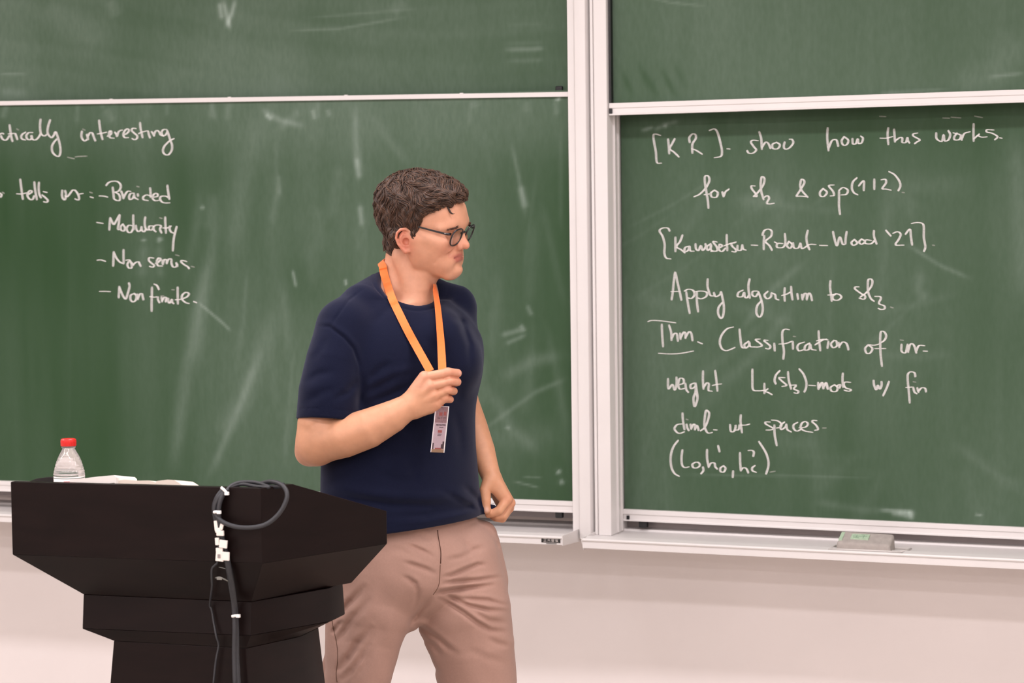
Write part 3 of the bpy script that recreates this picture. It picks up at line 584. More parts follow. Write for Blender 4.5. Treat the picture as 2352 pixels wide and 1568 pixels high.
# ------------------------------------------------------------------ lectern
M_wood = mat("dark_wood_veneer", (21, 12, 11), .36, noise=.22, scale=9, stretch=(1, 1, 5), spec=.14)
M_woodi = mat("dark_wood_inside", (24, 18, 16), .5, noise=.15, scale=9)
LC = at_d(599, 1121, 5.3); _a = math.radians(4.4); E1 = np.array([math.cos(_a), math.sin(_a), 0]); E2 = np.array([-math.sin(_a), math.cos(_a), 0])
ZR = LC[2]
def LP(x, y, z): return tuple(np.array([LC[0], LC[1], 0])+E1*x+E2*y+np.array([0, 0, z]))
def L2d(x, y): p = LP(x, y, 0); return (p[0], p[1])
lec = empty("lectern", LP(-.28, .25, 0), "dark brown wooden lectern with flared angular top in front of the lecturer", "lectern")
t = .018
zb = 1.072
def panel(name, p0, p1, inward, z00, z01, z10, z11, m=M_wood, th=t):
    """upright board between two plan points; bottoms z00/z10, tops z01/z11"""
    p0 = np.array(p0); p1 = np.array(p1); d = p1-p0; d = d/np.linalg.norm(d); nrm = np.array(inward)*th
    q = [p0, p1, p1+nrm, p0+nrm]
    zb_ = [z00, z10, z10, z00]; zt_ = [z01, z11, z11, z01]
    P = [LP(a[0], a[1], z) for a, z in zip(q, zb_)]+[LP(a[0], a[1], z) for a, z in zip(q, zt_)]
    return MB().hexa(P).build(name, m, lec, bevel=.0012)
sl = .3502; inr = np.array([-.313, .157])/sl; inl = np.array([.313, .157])/sl
panel("front_panel", (-.564, 0), (0, 0), (0, 1), zb, ZR, zb, ZR)
# right wing: level at the front, then falling to the rear
kb = None
for s in np.linspace(0, 1, 200):
    if proj(LP(.157*s, .313*s, ZR))[0] >= 672: kb = s; break
kb = kb or .3
zk = ZR; zf = 1.142
for yy, s0, s1, za, zc_ in ((0, 0, kb, ZR, zk), (1, kb, 1, zk, zf)):
    pass
def wing(sgn, kb, zk, zf, name):
    ox = 0 if sgn > 0 else -.564
    A = np.array([ox, 0]); Bp = np.array([ox+sgn*.157, .313]); K = A+(Bp-A)*kb
    inw = np.array([-sgn*.313, .157])/sl*t
    V = []
    for off in (np.zeros(2), inw):
        V += [LP(*(A+off), zb), LP(*(Bp+off), zb), LP(*(Bp+off), zf), LP(*(K+off), zk), LP(*(A+off), ZR-(.001 if sgn < 0 else 0))]
    Fc = [(0,1,2,3,4), (9,8,7,6,5)]+[(i, 5+i, 5+(i+1) % 5, (i+1) % 5) for i in range(5)]
    return MB().add(V, Fc).build(name, M_wood, lec, bevel=.0012)
wing(1, kb, zk, zf, "side_panel")
wing(-1, .5, 1.198, 1.158, "side_panel")
panel("rear_side_panel", (.157, .313), (.118, .362), (-.78, -.62), zb, zf, zb, 1.125)
panel("rear_side_panel", (-.721, .313), (-.682, .362), (.78, -.62), zb, 1.150, zb, 1.125)
panel("rear_panel", (-.682, .362), (.118, .362), (0, -1), zb, 1.124, zb, 1.124)
rim = [(-.700, 1.160), (-.690, 1.182), (-.655, 1.195), (-.625, 1.199), (-.575, 1.199), (-.545, 1.190), (-.53, 1.15)]
V = []
for yy in (.286, .300):
    V += [LP(x, yy, 1.091) for x, z in rim]+[LP(x, yy, z) for x, z in rim]
nr = len(rim); Fc = []
for k in range(nr-1): Fc += [(k, k+1, nr+k+1, nr+k), (2*nr+k+1, 2*nr+k, 3*nr+k, 3*nr+k+1), (nr+k, nr+k+1, 3*nr+k+1, 3*nr+k)]
Fc += [(0, nr, 3*nr, 2*nr), (nr-1, 3*nr-1, 4*nr-1, 2*nr-1)]
MB().add(V, Fc).build("inner_rim", M_woodi, lec)
# sloping reading board inside and a level shelf behind it
inner = [(-.564+.012, .018), (-.012, .018), (.06, .20), (-.624, .20)]
MB().hexa([LP(x, y, z-.012) for (x, y), z in zip(inner, (1.200, 1.200, 1.165, 1.165))]+[LP(x, y, z) for (x, y), z in zip(inner, (1.200, 1.200, 1.165, 1.165))]).build("reading_board", M_woodi, lec)
MB().prism([L2d(-.64, .235), L2d(.08, .235), L2d(.125, .31), L2d(.10, .342), L2d(-.664, .342), L2d(-.69, .31)], 1.078, 1.090).build("rear_shelf", M_woodi, lec)
MB().hexa([LP(-.636, .20, 1.078), LP(.072, .20, 1.078), LP(.085, .235, 1.078), LP(-.65, .235, 1.078), LP(-.626, .20, 1.166), LP(.062, .20, 1.166), LP(.085, .235, 1.09), LP(-.65, .235, 1.09)]).build("shelf_riser", M_woodi, lec)
# lower chamfer
def ring(P, z): return [LP(x, y, z) for x, y in P]
up = [(-.564, 0), (0, 0), (.157, .313), (.118, .362), (-.682, .362), (-.721, .313)]
lo = [(-.437, .070), (-.052, .062), (.066, .335), (.05, .355), (-.53, .355), (-.555, .335)]
V = ring(lo, .981)+ring(up, zb); n = 6
MB().add(V, [(i, (i+1) % n, n+(i+1) % n, n+i) for i in range(n)]+[tuple(reversed(range(n))), tuple(range(n, 2*n))]).build("tapered_underside", M_wood, lec, bevel=.0012)
le = [(-.437, .070), (-.052, .062), (.042, .262), (.042, .345), (-.53, .345), (-.53, .27)]
le2 = [(x, y) for x, y in le]
V = ring([(-.434, .055), (-.054, .060), (.046, .250), (.046, .345), (-.53, .345), (-.53, .26)], .911)+ring(le, .9805)
MB().add(V, [(i, (i+1) % n, n+(i+1) % n, n+i) for i in range(n)]+[tuple(reversed(range(n))), tuple(range(n, 2*n))]).build("neck_block", M_wood, lec, bevel=.0012)
bt = [(-.372, .075), (-.065, .060), (-.006, .212), (-.006, .32), (-.41, .32), (-.41, .22)]
V = ring(bt, .884)+ring([(-.434, .055), (-.054, .060), (.046, .250), (.046, .345), (-.53, .345), (-.53, .26)], .9105)
MB().add(V, [(i, (i+1) % n, n+(i+1) % n, n+i) for i in range(n)]+[tuple(reversed(range(n))), tuple(range(n, 2*n))]).build("neck_taper", M_wood, lec, bevel=.0008)
bb = [(-.45, .02), (-.0, .01), (.075, .235), (.075, .36), (-.49, .36), (-.49, .22)]
V = ring(bb, .0)+ring(bt, .8838)
MB().add(V, [(i, (i+1) % n, n+(i+1) % n, n+i) for i in range(n)]+[tuple(reversed(range(n))), tuple(range(n, 2*n))]).build("base_column", M_wood, lec, bevel=.0012)

# ------------------------------------------------------------------ bottle, booklet, papers on the lectern
M_red = mat("red_cap", (222, 34, 30), .35)
M_pet = bpy.data.materials.new("clear_plastic"); M_pet.use_nodes = True
_b = M_pet.node_tree.nodes["Principled BSDF"]; _b.inputs["Base Color"].default_value = (.97, .96, .95, 1); _b.inputs["Roughness"].default_value = .06
_b.inputs["Transmission Weight"].default_value = .88; _b.inputs["IOR"].default_value = 1.33
M_label = mat("bottle_label", (238, 226, 222), .5); M_pink = mat("label_print", (235, 160, 160), .5); M_dg = mat("label_line", (90, 110, 95), .5)
yb = .262
def solveL(px, py, y):
    v = ray(px, py); tt = ((y-(EYE-LC)[:2]@E2[:2]))/(v[:2]@E2[:2]); P = EYE+v*tt; d = P-LC; return d@E1, P[2]
bx, ztop = solveL(157, 1007, yb); z0 = 1.0905; H = ztop-z0
R = .0335
bc = LP(bx, yb, z0)
bt_ = empty("water_bottle", bc, "small clear plastic water bottle with red cap standing on the lectern", "bottle")
prof = [(.030, 0), (R, .004), (R, H-.084), (R*1.02, H-.077), (R*.97, H-.068), (R*.84, H-.052), (R*.66, H-.038), (R*.48, H-.027), (.0135, H-.022), (.0135, H-.010)]
zz = np.array(prof); fine = spline(zz[2:9], 6); pf = [tuple(zz[0]), tuple(zz[1])]+[tuple(v) for v in fine]+[tuple(zz[9])]
# moulded ripples below the shoulder
pf = [(r+(.0004*math.sin(z*900) if H-.085 < z < H-.045 else 0), z) for r, z in pf]
o = MB().lathe(bc, pf, 40).build("bottle_body", M_pet, bt_, smooth=True)
MB().lathe(bc, [(.015, H-.0195), (.0155, H-.018), (.0155, H-.0165), (.015, H-.016)], 32).build("neck_ring", M_pet, bt_, smooth=True)
cp = MB(); nn = 64
V = []; prc = [(.0165, H-.0155), (.0168, H-.006), (.0165, H-.002), (.0145, H)]
for k, (r, z) in enumerate(prc):
    for i in range(nn):
        rr_ = r+(.0004 if (i % 2 and k < 2) else 0); a = 2*math.pi*i/nn; V.append((bc[0]+rr_*math.cos(a), bc[1]+rr_*math.sin(a), bc[2]+z))
cp.add(V, [(k*nn+i, k*nn+(i+1) % nn, (k+1)*nn+(i+1) % nn, (k+1)*nn+i) for k in range(3) for i in range(nn)]+[tuple(range(3*nn, 4*nn)), tuple(reversed(range(nn)))])
cp.build("cap", M_red, bt_, smooth=False)
MB().lathe(bc, [(R+.0006, .03), (R+.0006, H-.0815)], 40).build("label_band", M_label, bt_, smooth=True)
MB().lathe(bc, [(R+.0010, H-.0850), (R+.0010, H-.0838)], 40).build("label_line", M_dg, bt_, smooth=True)
tw = math.atan2(EYE[1]-bc[1], EYE[0]-bc[0]); V = []
for z in (H-.0935, H-.0895):
    for k in range(7):
        a = tw+.0+(k-3)*.12; V.append((bc[0]+(R+.0012)*math.cos(a), bc[1]+(R+.0012)*math.sin(a), bc[2]+z))
MB().add(V, [(k, k+1, 8+k, 7+k) for k in range(6)]).build("label_print", M_pink, bt_)
# booklet: white block with a raised spine edge towards the middle of the lectern
M_paper = mat("white_paper", (246, 238, 232), .8); M_paper2 = mat("cream_paper", (236, 222, 208), .8)
def LX(px, y): return solveL(px, 1100, y)[0]
def paper_strip(name, label, cat, pts, y0, y1, th, m, lift=0.0, sheets=1):
    """sheet(s) whose near edge follows the picked points: pts = [(px, py)...] measured on the vertical plane y0"""
    P = [solveL(a, b, y0) for a, b in pts]; n = len(P)
    c = LP(np.mean([p[0] for p in P]), (y0+y1)/2, np.mean([p[1] for p in P]))
    root = empty(name, c, label, cat)
    for s in range(sheets):
        dz = -s*(th*1.3); V = []
        for (x, z) in P: V += [LP(x, y0+.002*s, z+dz), LP(x, y0+.002*s, z+dz-th), LP(x+.004*s, y1, z+dz-(y1-y0)*.16), LP(x+.004*s, y1, z+dz-th-(y1-y0)*.16)]
        Fc = []
        for i in range(n-1):
            a = 4*i; b = a+4; Fc += [(a, b, b+1, a+1), (a, a+2, b+2, b), (a+2, a+3, b+3, b+2), (a+1, b+1, b+3, a+3)]
        Fc += [(0, 1, 3, 2), (4*n-4, 4*n-2, 4*n-1, 4*n-3)]
        MB().add(V, Fc).build("sheet" if sheets > 1 else "page_block", m, root)
    return root
paper_strip("booklet", "thick white booklet lying next to the water bottle on the lectern", "booklet", [(160, 1102), (190, 1098.5), (225, 1094), (262, 1091), (267, 1096)], .060, .16, .016, M_paper)
paper_strip("paper_stack", "loose curled white sheets behind the lectern's front edge, right of the booklet", "papers", [(262, 1105), (285, 1101), (312, 1103.5), (340, 1103), (352, 1105.5), (360, 1109)], .070, .17, .014, M_paper2)
paper_strip("open_notebook", "open notebook with cream pages, rightmost of the papers on the lectern", "notebook", [(355, 1110), (361, 1104), (385, 1101), (400, 1102), (410, 1108), (417, 1113)], .066, .16, .014, M_paper2)

# ------------------------------------------------------------------ cables hanging over the lectern corner
M_cable = mat("black_cable", (40, 40, 44), .5); M_tie = mat("white_zip_tie", (238, 234, 230), .4); M_tag = mat("cable_label", (232, 222, 214), .6)
M_tape = mat("clear_tape", (120, 118, 112), .25)
def cz(px, py, y):
    """point in front of / above the lectern, y metres behind its front face"""
    v = ray(px, py); tt = ((y-(EYE-LC)[:2]@E2[:2]))/(v[:2]@E2[:2]); return EYE+v*tt
cab = empty("power_cable", LP(-.1, -.01, 0), "thick black cable looped over the lectern's front corner, tied with white zip ties", "cable")
def cable(name, pts, r, parent=cab, m=M_cable):
    P = spline([cz(a, b, y) for a, b, y in pts], 8); return MB().tube(P, r, 10).build(name, m, parent, smooth=True)
cable("cable_loop", [(520, 1128, -.008), (505, 1140, -.016), (494, 1160, -.020), (494, 1178, -.022), (508, 1196, -.024), (540, 1209, -.026), (578, 1211, -.028), (612, 1203, -.022), (640, 1180, -.012), (657, 1150, -.004), (658, 1128, .004), (645, 1112, .02), (622, 1106, .04), (600, 1110, .06)], .0048)
cable("cable_loop", [(520, 1128, -.006), (530, 1116, .012), (550, 1108, .03), (578, 1107, .045), (600, 1111, .05), (622, 1117, .04), (640, 1117, .025), (652, 1112, .02)], .0042)
cable("cable_loop", [(516, 1134, -.008), (528, 1120, .008), (556, 1112, .03), (590, 1117, .02), (618, 1118, .02), (590, 1108, .06)], .0036)
cable("cable_run", [(512, 1126, -.004), (500, 1142, -.012), (493, 1165, -.014), (498, 1200, -.014), (508, 1240, -.012), (520, 1275, -.009), (527, 1310, -.004), (534, 1350, .018), (540, 1400, .045), (543, 1450, .044), (543, 1500, .040), (545, 1540, .036), (547, 1575, .034)], .0060)
cable("cable_run", [(516, 1130, -.012), (506, 1150, -.020), (502, 1178, -.022), (508, 1220, -.018), (516, 1262, -.012), (523, 1300, -.006), (530, 1345, .014), (537, 1392, .038), (539, 1440, .036), (538, 1500, .034), (540, 1570, .028)], .0050)
b_end = cz(546, 1575, .034)
MB().tube(spline([b_end, b_end+np.array([0, -.01, -.15]), b_end+np.array([.01, -.03, -.4]), np.array([b_end[0]+.02, b_end[1]-.05, .008])], 8), .0055, 8).build("cable_run", M_cable, cab, smooth=True)
thin = empty("signal_cable", LP(-.12, -.01, 0), "thin black cable hanging left of the thick one on the lectern front", "cable")
cable("thin_run", [(503, 1215, -.010), (500, 1285, -.008), (494, 1297, -.008), (487, 1305, -.008), (486, 1325, -.004), (487, 1345, .008), (484, 1370, .030), (482, 1390, .050), (486, 1400, .052), (491, 1430, .050), (497, 1462, .045), (502, 1482, .05), (496, 1515, .048), (490, 1570, .044)], .0022, thin)
def tie(px0, py0, px1, py1, y, r=.0032):
    g = MB().tube([cz(px0, py0, y), cz((px0+px1)/2, (py0+py1)/2-1, y-.003), cz(px1, py1, y)], r, 8)
    c = cz(px1-1, py1, y-.003); g.obox(c, E1, E2, (0, 0, 1), .0045, .003, .0034)
    return g.build("zip_tie", M_tie, cab, bevel=.001)
tie(508, 1119, 522, 1133, -.018); tie(491, 1176, 504, 1176, -.026); tie(533, 1415, 548, 1414, .032)
for (a, b, w, h, y, rot) in ((496.5, 1207, 7, 19, -.022, .1), (509, 1209, 7, 12, -.023, -.3), (501, 1217, 12, 8, -.024, .2), (506, 1224, 15, 10, -.025, .0), (499, 1243, 8, 14, -.024, .05), (513, 1249, 16, 15, -.027, -.1),
        (504, 1262, 14, 7, -.024, 0), (505, 1277, 16, 19, -.024, -.1), (519, 1277, 14, 16, -.028, -.05)):
    c = cz(a, b, y); s = 1/1130.; ux = E1*math.cos(rot)+np.array([0, 0, 1])*math.sin(rot); uz = np.cross(ux, E2)
    MB().obox(c, ux, E2, uz, w*s*.62, .0022, h*s*.62).build("cable_tag", M_tag, cab, bevel=.0012)
c = cz(503, 1277, -.0265); MB().obox(c, E1, E2, (0, 0, 1), .0030, .0006, .0040).build("tag_print", M_alud, cab)
MB().tube(spline([cz(495, 1327, .002), cz(503, 1325, -.004), cz(512, 1328, -.004), cz(524, 1334, .004)], 4), .0016, 6).build("tape_loop", M_tape, cab, smooth=True)
MB().tube(spline([cz(503, 1302, -.004), cz(512, 1304, -.008), cz(522, 1307, -.004)], 4), .0008, 6).build("tape_loop", M_tape, cab, smooth=True)
MB().obox(cz(504, 1328, -.005), E1, E2, (0, 0, 1), .006, .0012, .003).build("tape_piece", M_tape, cab, bevel=.001)
# ------------------------------------------------------------------ signed-distance modelling kit (smooth unions -> one continuous quad mesh)
# Body space: x right, y up, z towards the photographer, metres, origin on the view axis 6.1 m out.
D0 = 6.1; TILT = 0.0000692
def q(px, py, z=0.0):
    zz = z-TILT*(py-540); d = D0-zz
    return np.array([(px-1176)/F_PX*d, -(py-784)/F_PX*d, zz])
def to_world(P):
    P = np.asarray(P, float); return EYE+np.outer(P[:, 0], RGT)+np.outer(P[:, 1], UPV)+np.outer(D0-P[:, 2], FWD)
def to_body(W):
    v = np.asarray(W, float)-EYE; return np.array([v@RGT, v@UPV, D0-v@FWD])
S1 = D0/F_PX
def f_cone(a, b, ra, rb):
    a = np.asarray(a, np.float32); b = np.asarray(b, np.float32); d = b-a; L = float(d@d)+1e-12
    def fn(p):
        v = p-a; t = np.clip((v@d)/L, 0, 1)
        return np.sqrt(((v-t[:, None]*d)**2).sum(1))-(ra+(rb-ra)*t)
    return fn
def f_ell(c, r, M=None):
    c = np.asarray(c, np.float32); r = np.asarray(r, np.float32); M = None if M is None else np.asarray(M, np.float32)
    def fn(p):
        v = p-c
        if M is not None: v = v@M.T
        k0 = np.sqrt(((v/r)**2).sum(1))+1e-9; k1 = np.sqrt(((v/(r*r))**2).sum(1))+1e-9
        return k0*(k0-1)/k1
    return fn
def f_box(c, h, rad, M=None):
    c = np.asarray(c, np.float32); h = np.asarray(h, np.float32)-rad
    def fn(p):
        v = p-c
        if M is not None: v = v@np.asarray(M, np.float32).T
        qd = np.abs(v)-h; return np.sqrt((np.maximum(qd, 0)**2).sum(1))+np.minimum(qd.max(1), 0)-rad
    return fn
def f_chain(P, R):
    fs = [f_cone(P[i], P[i+1], R[i], R[i+1]) for i in range(len(P)-1)]
    def fn(p):
        d = fs[0](p)
        for f in fs[1:]: d = np.minimum(d, f(p))
        return d
    return fn
def f_plane(c, n):
    c = np.asarray(c, np.float32); n = np.asarray(n, np.float32); n = n/np.linalg.norm(n)
    return lambda p: (p-c)@n
def f_loft(rows, lat, fwdv, capr=.04):
    """stack of ellipses: rows = (y, cx, cz, half width, half depth) in body space, bottom to top"""
    rows = np.array(sorted(rows), np.float32); rows = spline(rows, 5).astype(np.float32); rows = rows[np.argsort(rows[:, 0])]; lat = np.asarray(lat, np.float32); fwdv = np.asarray(fwdv, np.float32)
    def fn(p):
        y = np.clip(p[:, 1], rows[0, 0], rows[-1, 0])
        cx, cz, rw, rd = [np.interp(y, rows[:, 0], rows[:, k]).astype(np.float32) for k in (1, 2, 3, 4)]
        vx = p[:, 0]-cx; vz = p[:, 2]-cz
        u = (vx*lat[0]+vz*lat[2])/rw; v = (vx*fwdv[0]+vz*fwdv[2])/rd
        k = np.sqrt(u*u+v*v)+1e-6; k1 = np.sqrt((u/rw)**2+(v/rd)**2)+1e-6
        d = k*(k-1)/k1
        e = np.maximum(rows[0, 0]-p[:, 1], p[:, 1]-rows[-1, 0])
        return np.where(e > 0, np.sqrt(np.maximum(d, 0)**2+e*e), np.maximum(d, e*1.0) if False else d)
    return fn
def px_of(p):
    d = D0-p[:, 2]; return 1176+F_PX*p[:, 0]/d, 784-F_PX*p[:, 1]/d
def f_fold(pts, w, z_min=-9, taper=True):
    """distance measure for a cloth fold following picked points, active on the near side only; returns metres (>3w when away)"""
    pts = [tuple(map(float, v)) for v in pts]
    def fn(p):
        x, y = px_of(p); d, t = seg_d(x, y, pts); d = d*S1
        if taper: d = np.sqrt(d*d-w*w*np.log(np.clip(np.minimum(t, 1-t)*3.2, .012, 1)))
        return np.where(p[:, 2] > z_min, d, 9.0)
    return fn
def smin(a, b, k):
    if k <= 0: return np.minimum(a, b)
    h = np.clip(.5+.5*(b-a)/k, 0, 1); return b*(1-h)+a*h-k*h*(1-h)
def ev(ops, p):
    d = np.full(len(p), 1e3, np.float32)
    for o in ops:
        v = o[1](p)
        if o[0] == 'u': d = smin(d, v, o[2])
        elif o[0] == 's': d = -smin(-d, v, o[2])
        elif o[0] == 'i': d = -smin(-d, -v, o[2])
        elif o[0] == 'd': d = d+o[2]*np.exp(-(v/o[3])**2)
        elif o[0] == 'n': d = d+v
    return d
def mesh_sdf(ops, lo, hi, h, B=8):
    lo = np.asarray(lo, np.float32); hi = np.asarray(hi, np.float32); s = h*B
    nb = np.ceil((hi-lo)/s).astype(int); R = math.sqrt(3)*s/2
    g = np.stack(np.meshgrid(*[np.arange(n) for n in nb], indexing='ij'), -1).reshape(-1, 3)
    # two-level search for the blocks that hold surface
    cb = 4; nb2 = np.ceil(nb/cb).astype(int); g2 = np.stack(np.meshgrid(*[np.arange(n) for n in nb2], indexing='ij'), -1).reshape(-1, 3)
    c2 = (lo+(g2+.5)*s*cb).astype(np.float32); d2 = ev(ops, c2); keep = np.abs(d2) < R*cb*1.3+.02
    m3 = np.zeros(nb2, bool); m3[tuple(g2[keep].T)] = True
    g = g[m3[tuple((g//cb).T)]]
    cen = (lo+(g+.5)*s).astype(np.float32); dc = ev(ops, cen); act = np.abs(dc) < R*1.3+.012
    g = g[act]; cen = cen[act]
    DC = [o[1](cen) if o[0] in 'usd' else None for o in ops]
    dm = np.full(len(cen), 1e3, np.float32)
    for o, v in zip(ops, DC):
        if o[0] == 'u': dm = np.minimum(dm, v)
    KM = 1.3*max([o[2] for o in ops if o[0] == 'u'])+.008
    off = np.stack(np.meshgrid(*[np.arange(B+1)]*3, indexing='ij'), -1).reshape(-1, 3)
    N = B+1; VV = np.empty((len(g), N, N, N), np.float32)
    for c0 in range(0, len(g), 300):
        sl_ = slice(c0, min(c0+300, len(g))); gg = g[sl_]; nbk = len(gg)
        P = (lo+(gg[:, None, :]*B+off[None])*h).astype(np.float32)
        d = np.full((nbk, N**3), 1e3, np.float32)
        for o, v in zip(ops, DC):
            if o[0] == 'u': m = v[sl_] < dm[sl_]+2*R+KM
            elif o[0] == 's': m = v[sl_] < R+o[2]+.002
            elif o[0] == 'd': m = v[sl_] < R*3+3*o[3]
            else: m = np.ones(nbk, bool)
            if not m.any(): continue
            pv = o[1](P[m].reshape(-1, 3)).reshape(-1, N**3); dd = d[m]
            if o[0] == 'u': dd = smin(dd, pv, o[2])
            elif o[0] == 's': dd = -smin(-dd, pv, o[2])
            elif o[0] == 'i': dd = -smin(-dd, -pv, o[2])
            elif o[0] == 'd': dd = dd+o[2]*np.exp(-(pv/o[3])**2)
            elif o[0] == 'n': dd = dd+pv
            d[m] = dd
        VV[sl_] = d.reshape(-1, N, N, N)
    sgn = VV < 0
    cs = [sgn[:, i:B+i, j:B+j, k:B+k] for i in (0, 1) for j in (0, 1) for k in (0, 1)]
    cnt = sum(c.astype(np.int8) for c in cs); mixed = (cnt > 0) & (cnt < 8)
    bi, ci, cj, ck = np.nonzero(mixed)
    acc = np.zeros((len(bi), 3), np.float32); num = np.zeros(len(bi), np.float32)
    corner = [(i, j, k) for i in (0, 1) for j in (0, 1) for k in (0, 1)]
    vals = {c: VV[bi, ci+c[0], cj+c[1], ck+c[2]] for c in corner}
    for a in corner:
        for ax in range(3):
            if a[ax]: continue
            b = list(a); b[ax] = 1; b = tuple(b); va, vb = vals[a], vals[b]; m = (va < 0) != (vb < 0)
            t = np.where(m, va/np.where(m, va-vb, 1), 0)
            pt = np.array(a, np.float32)[None].repeat(len(bi), 0); pt[:, ax] += t
            acc += pt*m[:, None]; num += m
    cell = g[bi]*B+np.stack([ci, cj, ck], 1)
    V = lo+(cell+acc/num[:, None])*h
    tot = nb*B; key = (cell[:, 0].astype(np.int64)*tot[1]+cell[:, 1])*tot[2]+cell[:, 2]
    order = np.argsort(key); ks = key[order]
    def look(c):
        k = (c[:, 0].astype(np.int64)*tot[1]+c[:, 1])*tot[2]+c[:, 2]; i = np.searchsorted(ks, k); i = np.minimum(i, len(ks)-1)
        return np.where(ks[i] == k, order[i], -1)
    Q = []
    for ax in range(3):
        a0 = sgn[:, :B, :B, :B]; sh = [slice(0, B)]*3; sh[ax] = slice(1, B+1); a1 = sgn[(slice(None), *sh)]
        e = np.nonzero(a0 != a1); pos = g[e[0]]*B+np.stack(e[1:], 1); s0 = a0[e]
        o1, o2 = (ax+1) % 3, (ax+2) % 3; cs_ = []
        for d1, d2_ in ((0, 0), (-1, 0), (-1, -1), (0, -1)):
            c = pos.copy(); c[:, o1] += d1; c[:, o2] += d2_; cs_.append(look(c))
        F4 = np.stack(cs_, 1); ok = (F4 >= 0).all(1); F4 = F4[ok]; s0 = s0[ok]
        F4[~s0] = F4[~s0][:, ::-1]; Q.append(F4)
    return V, np.vstack(Q)
def smooth_mesh(V, Q, it=2, lam=.5):
    n = len(V); e = np.vstack([Q[:, [0, 1]], Q[:, [1, 2]], Q[:, [2, 3]], Q[:, [3, 0]]])
    for _ in range(it):
        acc = np.zeros_like(V); c = np.zeros(n)
        for k in range(3): acc[:, k] = np.bincount(e[:, 0], V[e[:, 1], k], n)+np.bincount(e[:, 1], V[e[:, 0], k], n)
        c = np.bincount(e[:, 0], minlength=n)+np.bincount(e[:, 1], minlength=n)
        V = V+lam*(acc/np.maximum(c, 1)[:, None]-V)
    return V
def march(ops, px, py, z0=.45, z1=-.4):
    """where the sight line through (px, py) first meets a modelled surface"""
    z = z0
    for _ in range(60):
        p = q(px, py, z)[None].astype(np.float32); d = float(ev(ops, p)[0])
        if d < .0006: break
        z -= max(d*.8, .0006)
        if z < z1: return None
    return z
def set_cols(o, C, name="tint"):
    a = o.data.color_attributes.new(name, 'FLOAT_COLOR', 'POINT')
    a.data.foreach_set("color", np.hstack([C, np.ones((len(C), 1))]).astype(np.float32).ravel())
# ------------------------------------------------------------------ the lecturer
# head axes: forward, towards his right ear (our side), up
_y, _p, _r = math.radians(67), math.radians(11), math.radians(10)
F0 = np.array([math.sin(_y), 0, math.cos(_y)]); Sd0 = np.array([-math.cos(_y), 0, math.sin(_y)]); Yv = np.array([0, 1.0, 0])
HF = F0*math.cos(_p)-Yv*math.sin(_p); U1 = F0*math.sin(_p)+Yv*math.cos(_p)
HS = Sd0*math.cos(_r)-U1*math.sin(_r); HU = U1*math.cos(_r)+Sd0*math.sin(_r)
HO = q(970, 543, .0); HM = np.array([HF, HS, HU])
def H(a, b, c): return HO+(HF*a+HS*b+HU*c)/1000.0
def mm(v): return v/1000.0
def hc(p0, p1, r0, r1): return f_cone(H(*p0), H(*p1), mm(r0), mm(r1))
def he(c, r): return f_ell(H(*c), [mm(v) for v in r], HM)
body = []
U = lambda fn, k=.010: body.append(('u', fn, k))
D = lambda fn, amp, w: body.append(('d', fn, amp, w))
U(he((-2, 0, 45), (103, 75, 86)), 0)
U(he((36, 0, -4), (60, 60, 62)), .02)
U(he((52, 0, -22), (46, 44, 52)), .02)
for s in (1, -1):
    U(hc((90, s*10, 44), (86, s*32, 45), 7, 7), .022); U(hc((86, s*32, 45), (70, s*54, 38), 7, 6), .018)
    U(hc((80, s*48, 6), (14, s*67, 8), 13, 12), .016)
    U(he((60, s*37, -7), (25, 26, 24)), .016)
    U(hc((4, s*55, -14), (20, s*44, -46), 17, 15), .024)
    U(hc((20, s*44, -46), (82, s*17, -72), 15, 14), .020)
    U(hc((22, s*48, -18), (74, s*24, -44), 25, 23), .018)
    U(hc((-30, s*56, 5), (6, s*62, 10), 20, 16), .02)
U(hc((82, 0, -70), (60, 0, -70), 17, 16), .014)
U(he((93, 0, -62), (17, 18, 15)), .010)
U(he((78, 0, -34), (22, 28, 24)), .014)
U(he((64, 0, 72), (26, 46, 30)), .03)
# eye sockets, eyeballs, lids
for s in (1, -1):
    body.append(('s', he((98, s*32, 23), (17, 17, 11)), .010))
    U(he((72.5, s*31, 23), (13, 13, 12.5)), .002)
    arc_u = [H(72.5+14.2*math.cos(t)*.92, s*(31+13*math.sin(t)), 23+7*math.cos(t*1.15)) for t in np.linspace(-1.05, 1.05, 7)]
    arc_l = [H(72.5+14.0*math.cos(t)*.92, s*(31+13*math.sin(t)), 21-4.2*math.cos(t*1.15)) for t in np.linspace(-1.05, 1.05, 7)]
    U(f_chain(arc_u, [.0028]*7), .003); U(f_chain(arc_l, [.0028]*7), .004)
# nose
U(hc((91, 0, 35), (100, 0, 20), 6, 6.5), .008); U(hc((100, 0, 20), (111, 0, 3), 6.8, 8), .006); U(he((112.5, 0, -1.5), (9.8, 9, 8.5)), .006)
for s in (1, -1):
    U(he((99.5, s*14, -4.5), (12.5, 8, 9)), .005); U(hc((90, s*13, 16), (104, s*7, 4), 6.5, 7.5), .008)
    body.append(('s', he((106, s*7, -14), (5.5, 3, 3)), .002))
D(f_chain([H(97, 21, 1), H(91, 22, -6), H(94, 19, -13)], [0, 0, 0]), .0018, .0028)
